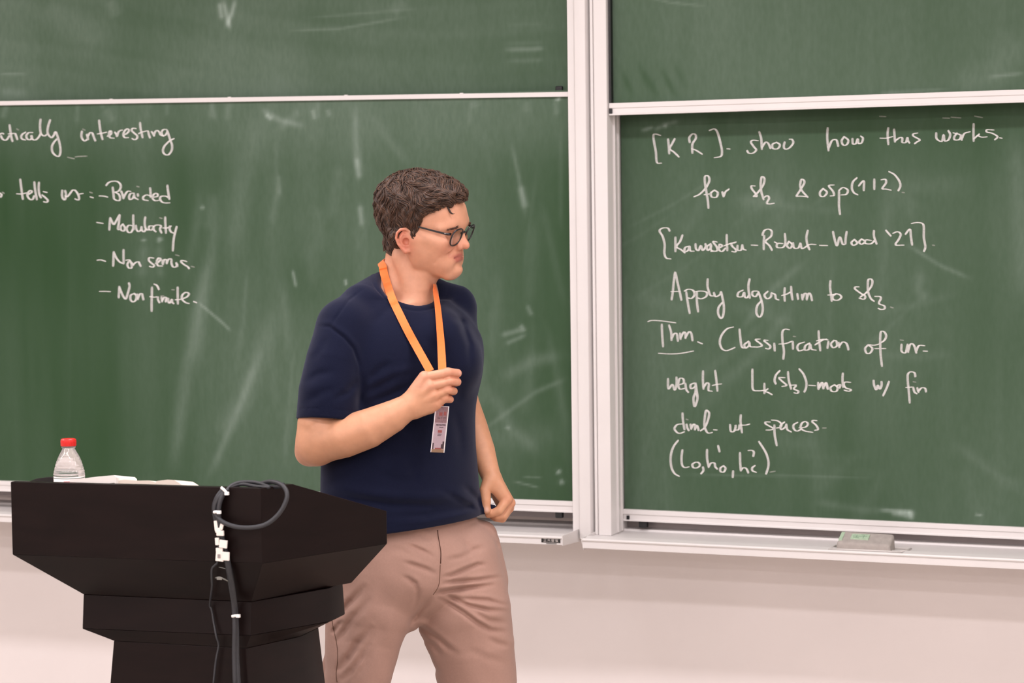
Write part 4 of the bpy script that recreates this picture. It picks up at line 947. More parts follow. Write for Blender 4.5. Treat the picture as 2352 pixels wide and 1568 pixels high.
# lips, pressed into a wry smile
U(he((78, 0, -26), (22, 27, 12)), .010)
U(f_chain([H(101.5, 0, -24), H(98, 11, -24.5), H(92, 22, -26.5), H(85, 32, -27)], [.0040, .0037, .0028, .0012]), .004)
U(f_chain([H(101.5, 0, -24), H(98, -11, -24.5), H(92, -22, -27.5), H(82, -34, -31)], [.0042, .0038, .0028, .0012]), .004)
for s in (1, -1): U(f_chain([H(98.0, 0, -35.0), H(95, s*11, -36), H(90, s*22, -33.5), H(84, s*31, -30)], [.0050, .0044, .0032, .0012]), .004)
mouth = [H(109, 0, -29.3), H(105, 9, -29.8), H(99, 17, -30.8), H(94, 25, -30.8), H(88, 31, -29.4), H(83, 37, -26.0)]
mouth2 = [H(109, 0, -29.3), H(105, -9, -29.8), H(99, -17, -31), H(94, -25, -32.6), H(88, -32, -33)]
D(f_chain(mouth, [0]*6), .0042, .0028); D(f_chain(mouth2, [0]*5), .0034, .0028)
D(f_chain([H(109, 0, -14), H(108, 0, -20)], [0, 0]), .0012, .003)
D(f_chain([H(105, 0, -46.5), H(100, 13, -46.5), H(93, 20, -46)], [0]*3), .0020, .005); D(f_chain([H(105, 0, -46.5), H(100, -13, -46.5), H(92, -23, -45)], [0]*3), .0026, .006)
for s in (1, -1):
    D(f_chain([H(100, s*22, -4), H(95, s*29, -11), H(90, s*35, -19)], [0]*3), .0024, .0038); D(f_chain([H(90, s*36, -20), H(84, s*42, -18.5), H(78, s*47, -20)], [0]*3), .0034, .0042); D(f_chain([H(88, s*38, -9), H(80, s*47, -8)], [0]*2), -.0026, .009)
    D(f_chain([H(85, s*36, -33), H(80, s*41, -28)], [0]*2), -.0012, .004)
D(f_chain([H(99, 27, -1), H(88, 38, -10), H(80, 46, -19)], [0]*3), -.0022, .006)
D(f_chain([H(72, 52, -30), H(66, 54, -42)], [0]*2), .0015, .006)
D(f_chain([H(86, 28, -43), H(82, 31, -50), H(76, 33, -58)], [0]*3), .0005, .004)
D(f_chain([H(92, 36, 8), H(86, 46, 10), H(78, 54, 14)], [0]*3), .0014, .0035)
# ear on our side (and its twin)
for s in (1, -1):
    def E(u, v, o=0): return H(3+u*.92, s*(75+max(0, -u)*.42+o), -1+v*.86)
    U(f_ell(E(-10, 3, 0), [.0155, .0055, .0230], np.array([(HF-HS*s*.42)/np.linalg.norm(HF-HS*s*.42), (HS*s+HF*.42)/np.linalg.norm(HS*s+HF*.42), HU])), .004)
    hx = [E(5, 8, -1), E(5, 18, 1), (E(1, 28, 2)), E(-9, 34, 3), E(-20, 31, 4), E(-27, 20, 4), E(-28, 6, 4), E(-23, -8, 3), E(-14, -19, 2), E(-5, -27, 2), E(2, -25, 1), E(4, -16, 0)]
    U(f_chain(hx, [.002, .0028, .0034, .0036, .0036, .0034, .0032, .0032, .0042, .0062, .0050, .002]), .003)
    body.append(('s', f_ell(E(-4, -1, 6), [.0080, .0085, .0095], HM), .002)); body.append(('s', f_ell(E(-9, 24, 6), [.0055, .0045, .0045], HM), .002)); body.append(('s', f_chain([E(-16, 26, 7), E(-22, 17, 7.5), E(-23, 4, 7), E(-19, -8, 6)], [.0016]*4), .0015))
    U(f_chain([E(-3, 18, 3), E(-13, 20, 4), E(-18, 10, 5), E(-18, -2, 4), E(-11, -12, 3), E(-3, -11, 2)], [.002, .0024, .0026, .0026, .0026, .002]), .002)
    U(he((7, s*77, -3), (4.5, 4, 5.5)), .002)
    D(f_chain([E(-22, 22, 6), E(-24, 8, 7), E(-20, -6, 6)], [0]*3), .0016, .0022)
# neck
nz = -.028
U(f_cone(q(948, 560, nz-.015), q(935, 690, nz-.03), .060, .064), .030)
U(f_cone(q(975, 610, .0), q(948, 700, .005), .036, .040), .020)
U(f_cone(q(918, 592, .012), q(955, 680, .028), .014, .012), .026)      # neck muscle from behind the ear to the collar bone
U(f_cone(q(970, 636, .030), q(970, 660, .030), .012, .010), .016)      # throat
U(f_cone(q(905, 650, -.045), q(820, 722, .045), .036, .032), .03)      # trapezius, our side
U(f_cone(q(930, 655, -.06), q(1030, 715, -.12), .036, .032), .03)
# trunk (under the clothes)
th = math.radians(36); LAT = np.array([math.cos(th), 0, -math.sin(th)]); FRT = np.array([math.sin(th), 0, math.cos(th)])
def row(py, cx, cz, rw, rd): c = q(cx, py, cz); return (c[1], c[0], c[2], rw, rd)
U(f_loft([row(700, 925, -.02, .13, .075), row(760, 925, -.01, .175, .10), row(840, 927, 0, .180, .112), row(950, 925, 0, .165, .110), row(1060, 922, 0, .168, .112), row(1170, 935, 0, .160, .098), row(1260, 950, 0, .150, .092)], LAT, FRT), .03)
U(f_cone(q(930, 1255, 0), q(985, 1260, 0), .080, .080), .04)
# his right arm (ours, near)
U(f_cone(q(790, 752, .105), q(738, 1000, .15), .054, .046), .03)
U(f_cone(q(733, 975, .155), q(727, 1020, .155), .050, .046), .015)
U(f_chain([q(730, 1018, .158), q(790, 1003, .185), q(845, 984, .195), q(900, 957, .200), q(940, 932, .200)], [.0465, .0475, .0450, .0370, .0285]), .015)
U(f_cone(q(724, 1030, .150), q(708, 1040, .14), .036, .030), .015)
D(f_fold([(712, 985), (722, 973), (742, 968)], .010), .0016, .006)
# right hand: back of the hand towards us, fingers closed round the ribbon
Zh = .200
MCP = [q(975, 866, Zh+.004), q(987, 886, Zh+.007), q(997, 908, Zh+.005), q(1002, 928, Zh-.001)]
WR = [q(944, 918, Zh), q(946, 926, Zh+.001), q(950, 934, Zh), q(955, 941, Zh-.003)]
for w_, m_, r_ in zip(WR, MCP, (.0145, .0150, .0145, .0130)): U(f_cone(w_, m_, .0205, r_), .008)
U(f_cone(q(955, 925, Zh-.012), q(985, 900, Zh-.016), .020, .018), .010)
U(f_cone(q(965, 935, Zh-.008), q(990, 936, Zh-.010), .016, .013), .010)
for i in range(4): D(f_chain([WR[i]*.35+MCP[i]*.65+np.array([0, 0, .014]), MCP[i]+np.array([0, 0, .014])], [0, 0]), -.0012, .005)
PIP = [q(1032, 855, Zh+.004), q(1036, 876, Zh+.006), q(1032, 896, Zh+.005), q(1024, 914, Zh)]
DIP = [q(1051, 857, Zh-.012), q(1050, 877, Zh-.012), q(1042, 898, Zh-.012), q(1034, 917, Zh-.012)]
TIP = [q(1042, 863, Zh-.032), q(1038, 880, Zh-.034), q(1030, 900, Zh-.032), q(1022, 918, Zh-.030)]
FR = [(.0112, .0104, .0098, .0088), (.0112, .0106, .0098, .0088), (.0106, .0099, .0093, .0084), (.0098, .0091, .0085, .0078)]
for i in range(4):
    U(f_chain([MCP[i], PIP[i], DIP[i], TIP[i]], FR[i]), .0012)
for i, (p_, r_) in enumerate(zip(PIP, (.0112, .0114, .0108, .0098))): U(f_ell(p_+np.array([-.004, 0, .001]), [.010, r_, r_]), .003)
for i in range(3):   # clefts between the fingers, run back to the knuckles
    a_ = (MCP[i]+MCP[i+1])/2+np.array([.018, 0, .012]); b_ = (PIP[i]+PIP[i+1])/2+np.array([0, 0, .010]); c_ = (DIP[i]+DIP[i+1])/2+np.array([.004, 0, .004])
    D(f_chain([a_, b_, c_], [0]*3), .0040, .0026)
for i in range(4):   # creases over the middle joints
    for dx in (-.003, .001): D(f_chain([PIP[i]+np.array([dx, .006, .008]), PIP[i]+np.array([dx, -.006, .008])], [0, 0]), .0005, .0012)
# thumb behind the ribbon, pad against the bent index finger
U(f_chain([q(958, 912, Zh-.016), q(985, 888, Zh-.034), q(1012, 872, Zh-.046), q(1036, 868, Zh-.048)], [.0165, .0135, .0118, .0100]), .005)
# his left arm (far side) and the hand pinching the shirt hem
U(f_chain([q(1040, 755, -.125), q(1048, 840, -.15), q(1054, 905, -.155)], [.036, .038, .040]), .02)
U(f_chain([q(1054, 905, -.155), q(1085, 985, -.14), q(1106, 1035, -.115), q(1121, 1075, -.09), q(1128, 1094, -.08)], [.041, .038, .0325, .0255, .0235]), .012)
Zl = -.065
Lm = [q(1165, 1146, Zl+.002), q(1172, 1155, Zl-.014), q(1169, 1166, Zl-.028), q(1160, 1177, Zl-.038)]
for m_, w_ in zip(Lm, (q(1132, 1098, Zl-.004), q(1134, 1100, Zl-.012), q(1133, 1102, Zl-.020), q(1130, 1104, Zl-.026))): U(f_cone(w_, m_, .0185, .0125), .007)
U(f_chain([q(1124, 1106, Zl+.002), q(1114, 1126, Zl+.012), q(1116, 1148, Zl+.018), q(1117, 1167, Zl+.018), q(1118, 1170, Zl+.018)], [.0175, .0135, .0118, .0115, .0110]), .006)
U(f_chain([q(1128, 1112, Zl), q(1144, 1130, Zl), q(1152, 1142, Zl)], [.014, .012, .011]), .008)
Lp = [q(1147, 1172, Zl+.016), q(1156, 1184, Zl), q(1154, 1191, Zl-.018), q(1148, 1191, Zl-.032)]
Ld = [q(1131, 1178, Zl+.014), q(1142, 1185, Zl+.002), q(1142, 1190, Zl-.014), q(1138, 1190, Zl-.030)]
Lt = [q(1122, 1181, Zl+.008), q(1132, 1182, Zl-.006), q(1132, 1186, Zl-.020), q(1130, 1186, Zl-.034)]
for i in range(4): U(f_chain([Lm[i], Lp[i], Ld[i], Lt[i]], [(.0122, .0108, .0095, .0085), (.0118, .0105, .0092, .0082), (.0112, .0098, .0086, .008), (.010, .009, .008, .0075)][i]), .0025)
D(f_fold([(1142, 1150), (1130, 1160), (1132, 1172)], .01, -.4), .002, .004)
D(f_fold([(1176, 1150), (1160, 1175), (1150, 1192)], .01, -.4), .0018, .0028)
D(f_fold([(1163, 1152), (1152, 1162), (1146, 1180)], .01, -.4), -.0008, .004)
# legs down to the feet
def floor_pt(px, py, dz=0.0): return to_body(at_z(px, py, dz))
fn_ = floor_pt(735, 2215, .09); ff_ = floor_pt(1165, 2175, .09)
kn = q(800, 1660, .13); kf = q(1108, 1650, -.02)
HPn, HPf = q(875, 1285, .04), q(1030, 1290, -.05)
U(f_chain([HPn, q(845, 1440, .06), kn, fn_], [.078, .058, .048, .038]), .03)
U(f_chain([HPf, q(1070, 1440, -.03), kf, ff_], [.076, .064, .050, .038]), .03)
t0_ = __import__('time').time()
mats_p = {}
V, Q = mesh_sdf(body, q(640, 2290, -.45)+np.array([0, -.02, -.1]), q(1250, 380, .40)+np.array([0, 0, 0]), .0018)
Vs = smooth_mesh(V, Q, 1, .4)
print("body", len(V), __import__('time').time()-t0_)
def near(P, pts, w):   # soft mask round points (body space, metres)
    m = np.zeros(len(P))
    for c in pts: m = np.maximum(m, np.exp(-(((P-c)**2).sum(1))/(w*w)))
    return m[:, None]
skin = np.array(lin((210, 152, 122))[:3]); red = np.array(lin((206, 112, 92))[:3]); lip = np.array(lin((170, 84, 78))[:3]); tan = np.array(lin((204, 149, 113))[:3])
C = np.tile(skin, (len(Vs), 1))
Lh = (Vs-HO)@HM.T*1000
ish = Vs[:, 1] > q(900, 660, 0)[1]
def mix(C, m, c): return C*(1-m)+c*m
arm = (Vs[:, 1] < q(0, 890)[1])[:, None]*1.0
C = mix(C, arm*.6, tan)
C = mix(C, near(Vs, [H(-7, 82, 2), H(-16, 86, 14), H(-6, 82, -14), H(-2, -84, 2)], .022)*.65, red)
C = mix(C, near(Vs, [H(112, 0, 0), H(104, 10, -4)], .015)*.40, red); C = mix(C, near(Vs, [H(88, 42, -4), H(84, 38, 0), H(86, -40, -4)], .020)*.35, red)
C = mix(C, near(Vs, MCP+PIP+Lm+DIP+TIP, .014)*.35, red)
C = mix(C, near(Vs, [q(715, 1050, .15), q(705, 1035, .15)], .03)*.35, red)
# lips
lm = np.minimum(1, np.exp(-((f_chain([H(107, 0, -25), H(103, 11, -25.5), H(96, 21, -27), H(86, 33, -28)], [0]*4)(Vs.astype(np.float32))/.0055)**2))+np.exp(-((f_chain([H(106, 0, -35), H(101, 12, -36), H(91, 23, -36)], [0]*3)(Vs.astype(np.float32))/.0065)**2))
   + np.exp(-((f_chain([H(106, 0, -35), H(101, -12, -36), H(91, -23, -36)], [0]*3)(Vs.astype(np.float32))/.0065)**2)))[:, None]
C = mix(C, np.clip(lm*1.2-.1, 0, .75), lip)
# eyes: white, iris
for s in (1, -1):
    e = np.linalg.norm(Lh-np.array([72.5, s*31, 23]), axis=1); m = ((e < 13.4) & (Lh[:, 0] > 79) & (np.abs(Lh[:, 2]-22) < 3.0) & (np.abs(np.abs(Lh[:, 1])-31) < 10))[:, None]
    C = np.where(m, np.array(lin((225, 215, 208))[:3]), C)
    m = m & ((np.hypot(Lh[:, 1]-s*31+1, Lh[:, 2]-22) < 5))[:, None]; C = np.where(m, np.array(lin((60, 45, 35))[:3]), C)
# nails
for P_ in (DIP[0]+np.array([.006, .0, .006]),): C = mix(C, near(Vs, [P_], .004)*.5, np.array(lin((236, 190, 176))[:3]))
C = mix(C, near(Vs, [q(1117, 1170, Zl+.030)], .0065)*.6, np.array(lin((240, 200, 188))[:3]))
M_skin = vc_mat("skin", "tint", .46, .42, bump=.12, bscale=700)
_sb = M_skin.node_tree.nodes["Principled BSDF"]; _sb.inputs["Subsurface Weight"].default_value = .12; _sb.inputs["Subsurface Radius"].default_value = (1, .35, .2); _sb.inputs["Subsurface Scale"].default_value = .006
foot = (at_z(735, 2215, 0)+at_z(1165, 2175, 0))/2
man = empty("person", foot, "brown-haired man in navy t-shirt and beige trousers looking right, holding orange lanyard", "person")
o_body = mesh_obj("body", to_world(Vs), Q, M_skin, man, True); set_cols(o_body, C)

# ------------------------------------------------------------------ t-shirt
shirt = []
T = lambda fn, k=.02: shirt.append(('u', fn, k))
T(f_loft([row(690, 925, -.03, .125, .088), row(730, 926, -.015, .175, .110), row(780, 930, -.005, .203, .130), row(850, 927, 0, .205, .142), row(930, 921, 0, .192, .140), row(1010, 917, .0, .196, .140), row(1090, 919, .004, .201, .142), row(1160, 921, .006, .204, .146), row(1240, 921, .006, .206, .150), row(1290, 921, .006, .206, .15)], LAT, FRT), 0)
T(f_chain([q(875, 668, -.035), q(833, 705, .045), q(793, 753, .095)], [.044, .055, .059]), .035)
T(f_chain([q(965, 662, -.09), q(1010, 686, -.120), q(1044, 702, -.125)], [.040, .044, .051]), .035)
T(f_chain([q(1046, 720, -.12), q(1060, 800, -.145), q(1058, 848, -.150)], [.046, .046, .044]), .02)
T(f_cone(q(1010, 775, .045), q(1035, 830, .030), .062, .070), .04)        # chest
sp = f_plane(q(752, 966, .15), q(752, 985, .152)-q(757, 900, .148)+np.array([0, 0, .012]))
_sl = f_chain([q(790, 750, .105), q(768, 830, .135), q(757, 900, .148), q(752, 1000, .152)], [.062, .0655, .071, .0745])
_si = f_chain([q(757, 935, .15), q(750, 1010, .152)], [.062, .0705])
T(lambda p: np.maximum(np.maximum(_sl(p), sp(p)), -_si(p)), .022)
shirt.append(('d', lambda p: np.where(_sl(p) < .004, np.abs(sp(p)+.020), 9), .0010, .0018))
T(f_cone(q(1085, 1150, -.05), q(1122, 1176, -.052), .022, .009), .015)
T(f_cone(q(1090, 1165, -.06), q(1132, 1168, -.062), .016, .010), .015)
hem = [(880, 1226), (960, 1216), (1040, 1201), (1105, 1183)]
# bottom hem: slanting cut, then hollowed; collar opening; sleeve mouth
hp0, hp1 = q(900, 1222, .14), q(1105, 1184, -.02); hp2 = q(760, 1224, -.02)
n_ = np.cross(hp1-hp0, hp2-hp0); n_ = n_/np.linalg.norm(n_); n_ = -n_ if n_[1] > 0 else n_
shirt.append(('s', (lambda f: (lambda p: -f(p)))(f_plane(hp0, n_)), .004))
cutC = f_chain([q(942, 650, .018), q(944, 600, -.012), q(955, 500, -.02)], [.069, .073, .085])
shirt.append(('s', cutC, .004)); cut2 = cutC
shirt.append(('d', lambda p: np.abs(cut2(p)-.019), .0017, .0022)); shirt.append(('d', lambda p: np.abs(cut2(p)-.009), -.0016, .006))
shirt.append(('d', (lambda f: (lambda p: np.abs(f(p)+.022)))(f_plane(hp0, n_)), .0009, .0018))
# seams and folds
def fold(lst, pts, amp, w, z=-.4): lst.append(('d', f_fold(pts, w, z), amp, w))
fold(shirt, [(728, 748), (757, 750), (790, 775), (812, 800), (826, 840), (829, 885)], .0040, .0036)
fold(shirt, [(724, 740), (757, 740), (796, 768), (820, 796), (834, 838)], -.0022, .006)
fold(shirt, [(757, 752), (775, 725), (800, 690), (845, 655)], .0026, .0030)
fold(shirt, [(834, 850), (834, 900), (824, 945)], .006, .009, .02)
fold(shirt, [(842, 850), (846, 900), (850, 930)], -.004, .012, .02)
for pts, a, w in (([(838, 905), (880, 880), (930, 850)], .0045, .010), ([(845, 925), (900, 905), (950, 880)], .0040, .009), ([(838, 880), (870, 850), (900, 830)], .0030, .009), ([(850, 890), (900, 862), (950, 840)], -.003, .010),
        ([(745, 1135), (820, 1148), (900, 1160), (1000, 1162), (1090, 1150)], .0060, .011), ([(760, 1118), (860, 1135), (980, 1142), (1080, 1128)], -.0045, .014), ([(880, 1185), (980, 1182), (1080, 1163), (1110, 1165)], .0045, .010),
        ([(880, 1202), (980, 1196), (1070, 1178), (1105, 1172)], -.0030, .009), ([(1060, 1110), (1090, 1140), (1112, 1168)], .0035, .008), ([(1040, 1130), (1080, 1155), (1112, 1175)], -.003, .008), ([(1000, 1120), (1060, 1150), (1105, 1172)], .0030, .009),
        ([(700, 880), (730, 860), (775, 850)], .0022, .010), ([(695, 930), (740, 900), (790, 890)], .0022, .011), ([(760, 920), (800, 900), (822, 870)], .0030, .009), ([(715, 830), (740, 800), (750, 770)], .0018, .009),
        ([(1030, 720), (1060, 740), (1078, 790), (1080, 850)], .0040, .008), ([(1050, 700), (1075, 730), (1090, 775)], -.0020, .008), ([(1040, 930), (1055, 990), (1062, 1060)], .0022, .012), ([(1060, 860), (1052, 930)], .0022, .012),
        ([(930, 1040), (950, 1080), (960, 1120)], .0020, .014), ([(860, 1080), (900, 1100), (980, 1110)], .0022, .012), ([(900, 700), (880, 720), (850, 745)], .0018, .010), ([(960, 760), (1000, 800), (1040, 820)], .0016, .014),
        ([(850, 1060), (930, 1040), (1010, 1020)], .002, .012), ([(870, 960), (930, 1000), (990, 1010)], -.0015, .016)):
    fold(shirt, pts, a*1.5, w)
V, Q = mesh_sdf(shirt, q(660, 1300, -.35), q(1160, 590, .32), .0024)
V = smooth_mesh(V, Q, 2, .5)
M_shirt = mat("navy_cotton", (17, 21, 42), .85, noise=.05, scale=260, bump=.35, bscale=900, spec=.1)
_sb = M_shirt.node_tree.nodes["Principled BSDF"]; _sb.inputs["Sheen Weight"].default_value = .14; _sb.inputs["Sheen Roughness"].default_value = .45; _sb.inputs["Sheen Tint"].default_value = (.75, .78, 1, 1)
o_shirt = mesh_obj("t_shirt", to_world(V), Q, M_shirt, man, True)

# ------------------------------------------------------------------ trousers
tr = []
P_ = lambda fn, k=.03: tr.append(('u', fn, k))
P_(f_loft([row(1150, 935, 0, .165, .105), row(1205, 945, 0, .174, .114), row(1245, 955, 0, .186, .128), row(1280, 958, .002, .192, .136), row(1330, 962, .004, .188, .132), row(1365, 964, .006, .165, .115), row(1395, 965, .01, .12, .085), row(1415, 965, .01, .06, .05)], LAT, FRT), 0)
P_(f_chain([q(872, 1290, .035), q(852, 1400, .07), q(838, 1480, .085), q(819, 1568, .10), q(797, 1690, .12), fn_+np.array([0, .0, 0])], [.115, .100, .082, .076, .074, .066]), .035)
P_(f_cone(q(955, 1360, .03), q(948, 1405, .035), .050, .040), .03)
P_(f_cone(q(790, 1400, .09), q(782, 1500, .10), .038, .030), .03)
P_(f_chain([q(1048, 1290, -.03), q(1062, 1400, -.02), q(1082, 1480, -.02), q(1098, 1568, -.02), q(1108, 1690, -.02), ff_], [.104, .115, .103, .092, .082, .066]), .007)
P_(f_cone(q(1112, 1228, -.08), q(1136, 1330, -.06), .032, .028), .03)
P_(f_cone(q(905, 1330, .03), q(985, 1345, .02), .06, .05), .02)
# slack cloth behind the near knee
P_(f_chain([q(762, 1490, .06), q(752, 1545, .05), q(748, 1600, .05)], [.012, .020, .026]), .02)
tp = lambda L, s=4.0407: [(700+x/s, 1180+y/s) for x, y in L]
TF = [([(920, 280), (1020, 310), (1100, 345), (1220, 415)], .0040, .007), ([(900, 440), (1000, 470), (1120, 510), (1240, 570)], .0042, .008), ([(890, 575), (960, 600), (1030, 650), (1050, 720), (1035, 800), (990, 950)], .0050, .008),
      ([(1270, 585), (1350, 575), (1450, 530), (1600, 470), (1700, 470)], .0055, .007), ([(1270, 650), (1380, 630), (1600, 615), (1850, 580)], .0055, .007), ([(1190, 755), (1260, 725), (1400, 700), (1600, 675), (1780, 655)], .0085, .0075),
      ([(1260, 735), (1380, 785), (1520, 850), (1700, 890), (1900, 900)], .0065, .007), ([(1200, 765), (1320, 820), (1480, 920), (1600, 1010), (1720, 1080), (1900, 1095)], .0065, .008), ([(1290, 770), (1500, 790), (1700, 800), (1900, 860)], .0045, .007),
      ([(1500, 870), (1700, 985), (1900, 1010)], .003, .008), ([(1680, 1150), (1800, 1200), (1930, 1230)], .003, .010),
      ([(245, 1010), (330, 900), (410, 820), (580, 640)], .0120, .012), ([(290, 1200), (370, 1080), (450, 950), (620, 760)], .0080, .011), ([(305, 1480), (400, 1330), (480, 1200), (640, 1030)], .0130, .013), ([(330, 1560), (430, 1450), (520, 1330), (650, 1080)], .0085, .011), ([(250, 1120), (300, 1040), (350, 980)], .006, .008),
      ([(640, 1200), (560, 1400), (440, 1568)], .004, .012), ([(1000, 1010), (1100, 1060), (1250, 1170), (1330, 1240), (1440, 1310)], .0050, .010), ([(1060, 1130), (1200, 1220), (1280, 1330)], .0035, .010), ([(1100, 1200), (1180, 1400), (1260, 1500)], .004, .010),
      ([(1450, 240), (1560, 330), (1700, 300)], .003, .012), ([(1300, 430), (1450, 400), (1650, 300)], .003, .010), ([(760, 300), (900, 330), (1000, 400)], .002, .012), ([(1050, 160), (1120, 220), (1200, 250)], .0025, .009),
      ([(1500, 1250), (1700, 1330), (1900, 1400)], .002, .014), ([(700, 600), (600, 900), (500, 1050)], -.003, .016), ([(850, 700), (800, 1000), (740, 1250)], -.002, .02)]
for pts, a, w in TF:
    pp_ = tp(pts); fold(tr, pp_, a*1.5, w*.72, -.4); fold(tr, [(x+3, y-8) for x, y in pp_], -a*.6, w*.9, -.4)
fold(tr, tp([(1230, 120), (1245, 230), (1262, 320), (1258, 480)]), .0030, .0022, -.4); fold(tr, tp([(1258, 480), (1250, 600), (1235, 690), (1190, 760)]), .0025, .0030, -.4)
fold(tr, tp([(1205, 120), (1225, 230), (1240, 330), (1240, 450)]), -.0018, .005, -.4)
fold(tr, tp([(1190, 760), (1080, 880), (960, 1040)]), .010, .006, -.4)
for pts in ([(232, 660), (250, 760), (262, 900), (245, 1000), (290, 1150), (305, 1300), (290, 1500), (300, 1700)],): fold(tr, tp(pts), .0022, .0022, -.4)
fold(tr, tp([(1700, 30), (1760, 90), (1800, 160), (1780, 240)]), .0025, .0035, -.4); fold(tr, [(1140, 1240), (1146, 1262)], .003, .004, -.4)
tr.append(('n', lambda p: (.0011*np.sin(p[:, 1]*55+p[:, 0]*40)*np.sin(p[:, 0]*47-p[:, 2]*30+1)).astype(np.float32)))
# trouser cuffs cut level above the shoes
wz = np.array([RGT[2], UPV[2], -FWD[2]]); fz = to_body(at_z(950, 2200, .045))
tr.append(('s', (lambda f: (lambda p: f(p)))(f_plane(fz, wz)), .002))
V, Q = mesh_sdf(tr, q(600, 2320, -.50)+np.array([0, -.02, -.1]), q(1260, 1120, .40), .0027)
V = smooth_mesh(V, Q, 2, .5)
M_tr = mat("beige_cotton", (170, 134, 120), .8, noise=.03, scale=200, bump=.25, bscale=1100, spec=.3)
_sb = M_tr.node_tree.nodes["Principled BSDF"]; _sb.inputs["Sheen Weight"].default_value = .12
mesh_obj("trousers", to_world(V), Q, M_tr, man, True)
def seam(name, pts, par, r=.0011, col=(92, 66, 54), off=0.0):
    P = []
    for a, b in spline(pts, 4):
        z = march(tr, a, b)
        if z is not None: P.append(q(a, b, z+off))
    if len(P) > 3: MB().tube(to_world(np.array(P)), r, 6).build(name, mat(name, col, .8), par, smooth=True)
seam("fly_seam", tp([(1232, 150), (1236, 200), (1250, 280), (1262, 360), (1260, 460)]), man, .0014, (84, 54, 42))
seam("centre_seam", tp([(1258, 470), (1254, 560), (1248, 640), (1225, 700), (1192, 748)]), man, .0010, (110, 80, 64))
seam("side_seam", tp([(238, 700), (252, 780), (262, 880), (252, 980), (280, 1120), (302, 1240), (306, 1350), (292, 1480), (300, 1560)]), man, .0011, (104, 74, 58))
# shoes (below the picture, on the floor)
M_shoe = mat("brown_leather", (70, 48, 36), .45); M_sole = mat("shoe_sole", (30, 26, 24), .7)
for ax, yawd in ((at_z(735, 2215, 0), -8), (at_z(1165, 2175, 0), 12)):
    a = _yaw+math.radians(yawd-55); fw = np.array([math.sin(-a)*0+math.cos(a+math.pi/2-1.2), math.sin(a+math.pi/2-1.2)*1.0, 0])
    fw = np.array([.55, -.83, 0]) if yawd < 0 else np.array([.80, -.60, 0]); sd = np.array([-fw[1], fw[0], 0]); V = []; rings = []
    for t, w_, h_ in ((-.075, .026, .075), (-.06, .036, .095), (-.02, .040, .100), (.04, .043, .080), (.10, .048, .058), (.15, .046, .048), (.185, .034, .038), (.205, .016, .026)):
        for k in range(10):
            an = math.pi*k/9; V.append(ax+fw*t+sd*w_*math.cos(an)+np.array([0, 0, .022+(h_-.022)*math.sin(an)**.8]))
    Fc = [(i*10+k, i*10+k+1, (i+1)*10+k+1, (i+1)*10+k) for i in range(7) for k in range(9)]+[tuple(range(10)), tuple(reversed(range(70, 80)))]+[(i*10, (i+1)*10, (i+1)*10+9, i*10+9) for i in range(7)]
    sh = MB().add(V, Fc).build("shoe", M_shoe, man, smooth=True)
    pl_ = [ax+fw*t+sd*w_ for t, w_ in ((-.08, .022), (-.06, .038), (0, .042), (.10, .050), (.16, .047), (.20, .024))]+[ax+fw*t-sd*w_ for t, w_ in ((.20, .024), (.16, .047), (.10, .050), (0, .042), (-.06, .038), (-.08, .022))]
    MB().prism([(p_[0], p_[1]) for p_ in pl_], .0, .024).build("sole", M_sole, sh)
print("clothes", __import__('time').time()-t0_)
# ------------------------------------------------------------------ hair
hairline = np.array([(-130, -54), (-80, -46), (-64, -48), (-50, -50), (-36, -50), (-27, -38), (-22, -6), (-17, 16), (-8, 28), (4, 29), (9, 16), (13, 4), (19, 8), (25, 34), (31, 60), (44, 74), (60, 80), (74, 94), (84, 103), (110, 110)], float)
def hl(p):
    """local head coordinates (mm) and height above the hairline"""
    L = (p-HO.astype(np.float32))@HM.T.astype(np.float32)*1000
    w = np.interp(L[:, 0], hairline[:, 0], hairline[:, 1]); return L, L[:, 2]-w
_mc = [f_cone(q(948, 560, -.043), q(935, 690, -.058), .060, .064), hc((-30, 56, 5), (6, 62, 10), 20, 16), hc((-30, -56, 5), (6, -62, 10), 20, 16)]
def mast(p): return np.minimum(np.minimum(_mc[0](p), _mc[1](p)), _mc[2](p))-.0035
skull = he((-3, 0, 47), (106, 77.5, 88))
def f_hair(p):
    L, up = hl(p); top = 1/(1+np.exp(-(L[:, 2]-72)/14)); back = 1/(1+np.exp((L[:, 0]+40)/22))
    th = 5+13.5*top+6*back*(1/(1+np.exp(-(L[:, 2]-5)/12)))+3.5*np.exp(-((L[:, 0]-72)/26)**2)*top
    th = th*np.clip(.35+np.maximum(up, 0)/30, .35, 1)
    a, b, c = L[:, 0], L[:, 1], L[:, 2]
    wav = 2.3*np.sin(a*.16+b*.11+1.8*np.sin(c*.06))*np.sin(c*.13-b*.09+.5)+1.1*np.sin(a*.31-c*.21+2*np.sin(b*.08))+.8*np.sin(c*.33+a*.14+b*.2)
    th = th+5*np.exp(-((a+32)/14)**2-((c-0)/26)**2)
    d = np.minimum(skull(p), mast(p))*1000-th-wav*np.clip(th/14, .3, 1.1)
    return (np.maximum(d, -up*.8)/1000*.75).astype(np.float32)
hair_ops = [('u', f_hair, 0), ('u', f_chain([H(60, 20, 118), H(78, 10, 119), H(90, 8, 111), H(92, 14, 104)], [.012, .013, .0105, .007]), .012),
            ('u', f_chain([H(58, 44, 108), H(76, 40, 104), H(82, 38, 94)], [.013, .011, .007]), .012), ('u', f_chain([H(60, -30, 114), H(76, -30, 110), H(84, -26, 100)], [.013, .012, .006]), .012)]
V, Q = mesh_sdf(hair_ops, HO-np.array([.16, .12, .16]), HO+np.array([.16, .19, .16]), .0026)
V = smooth_mesh(V, Q, 1, .4)
hair_base = V
M_hair = vc_mat("brown_hair", "tint", .48, .45, bump=.3, bscale=900)
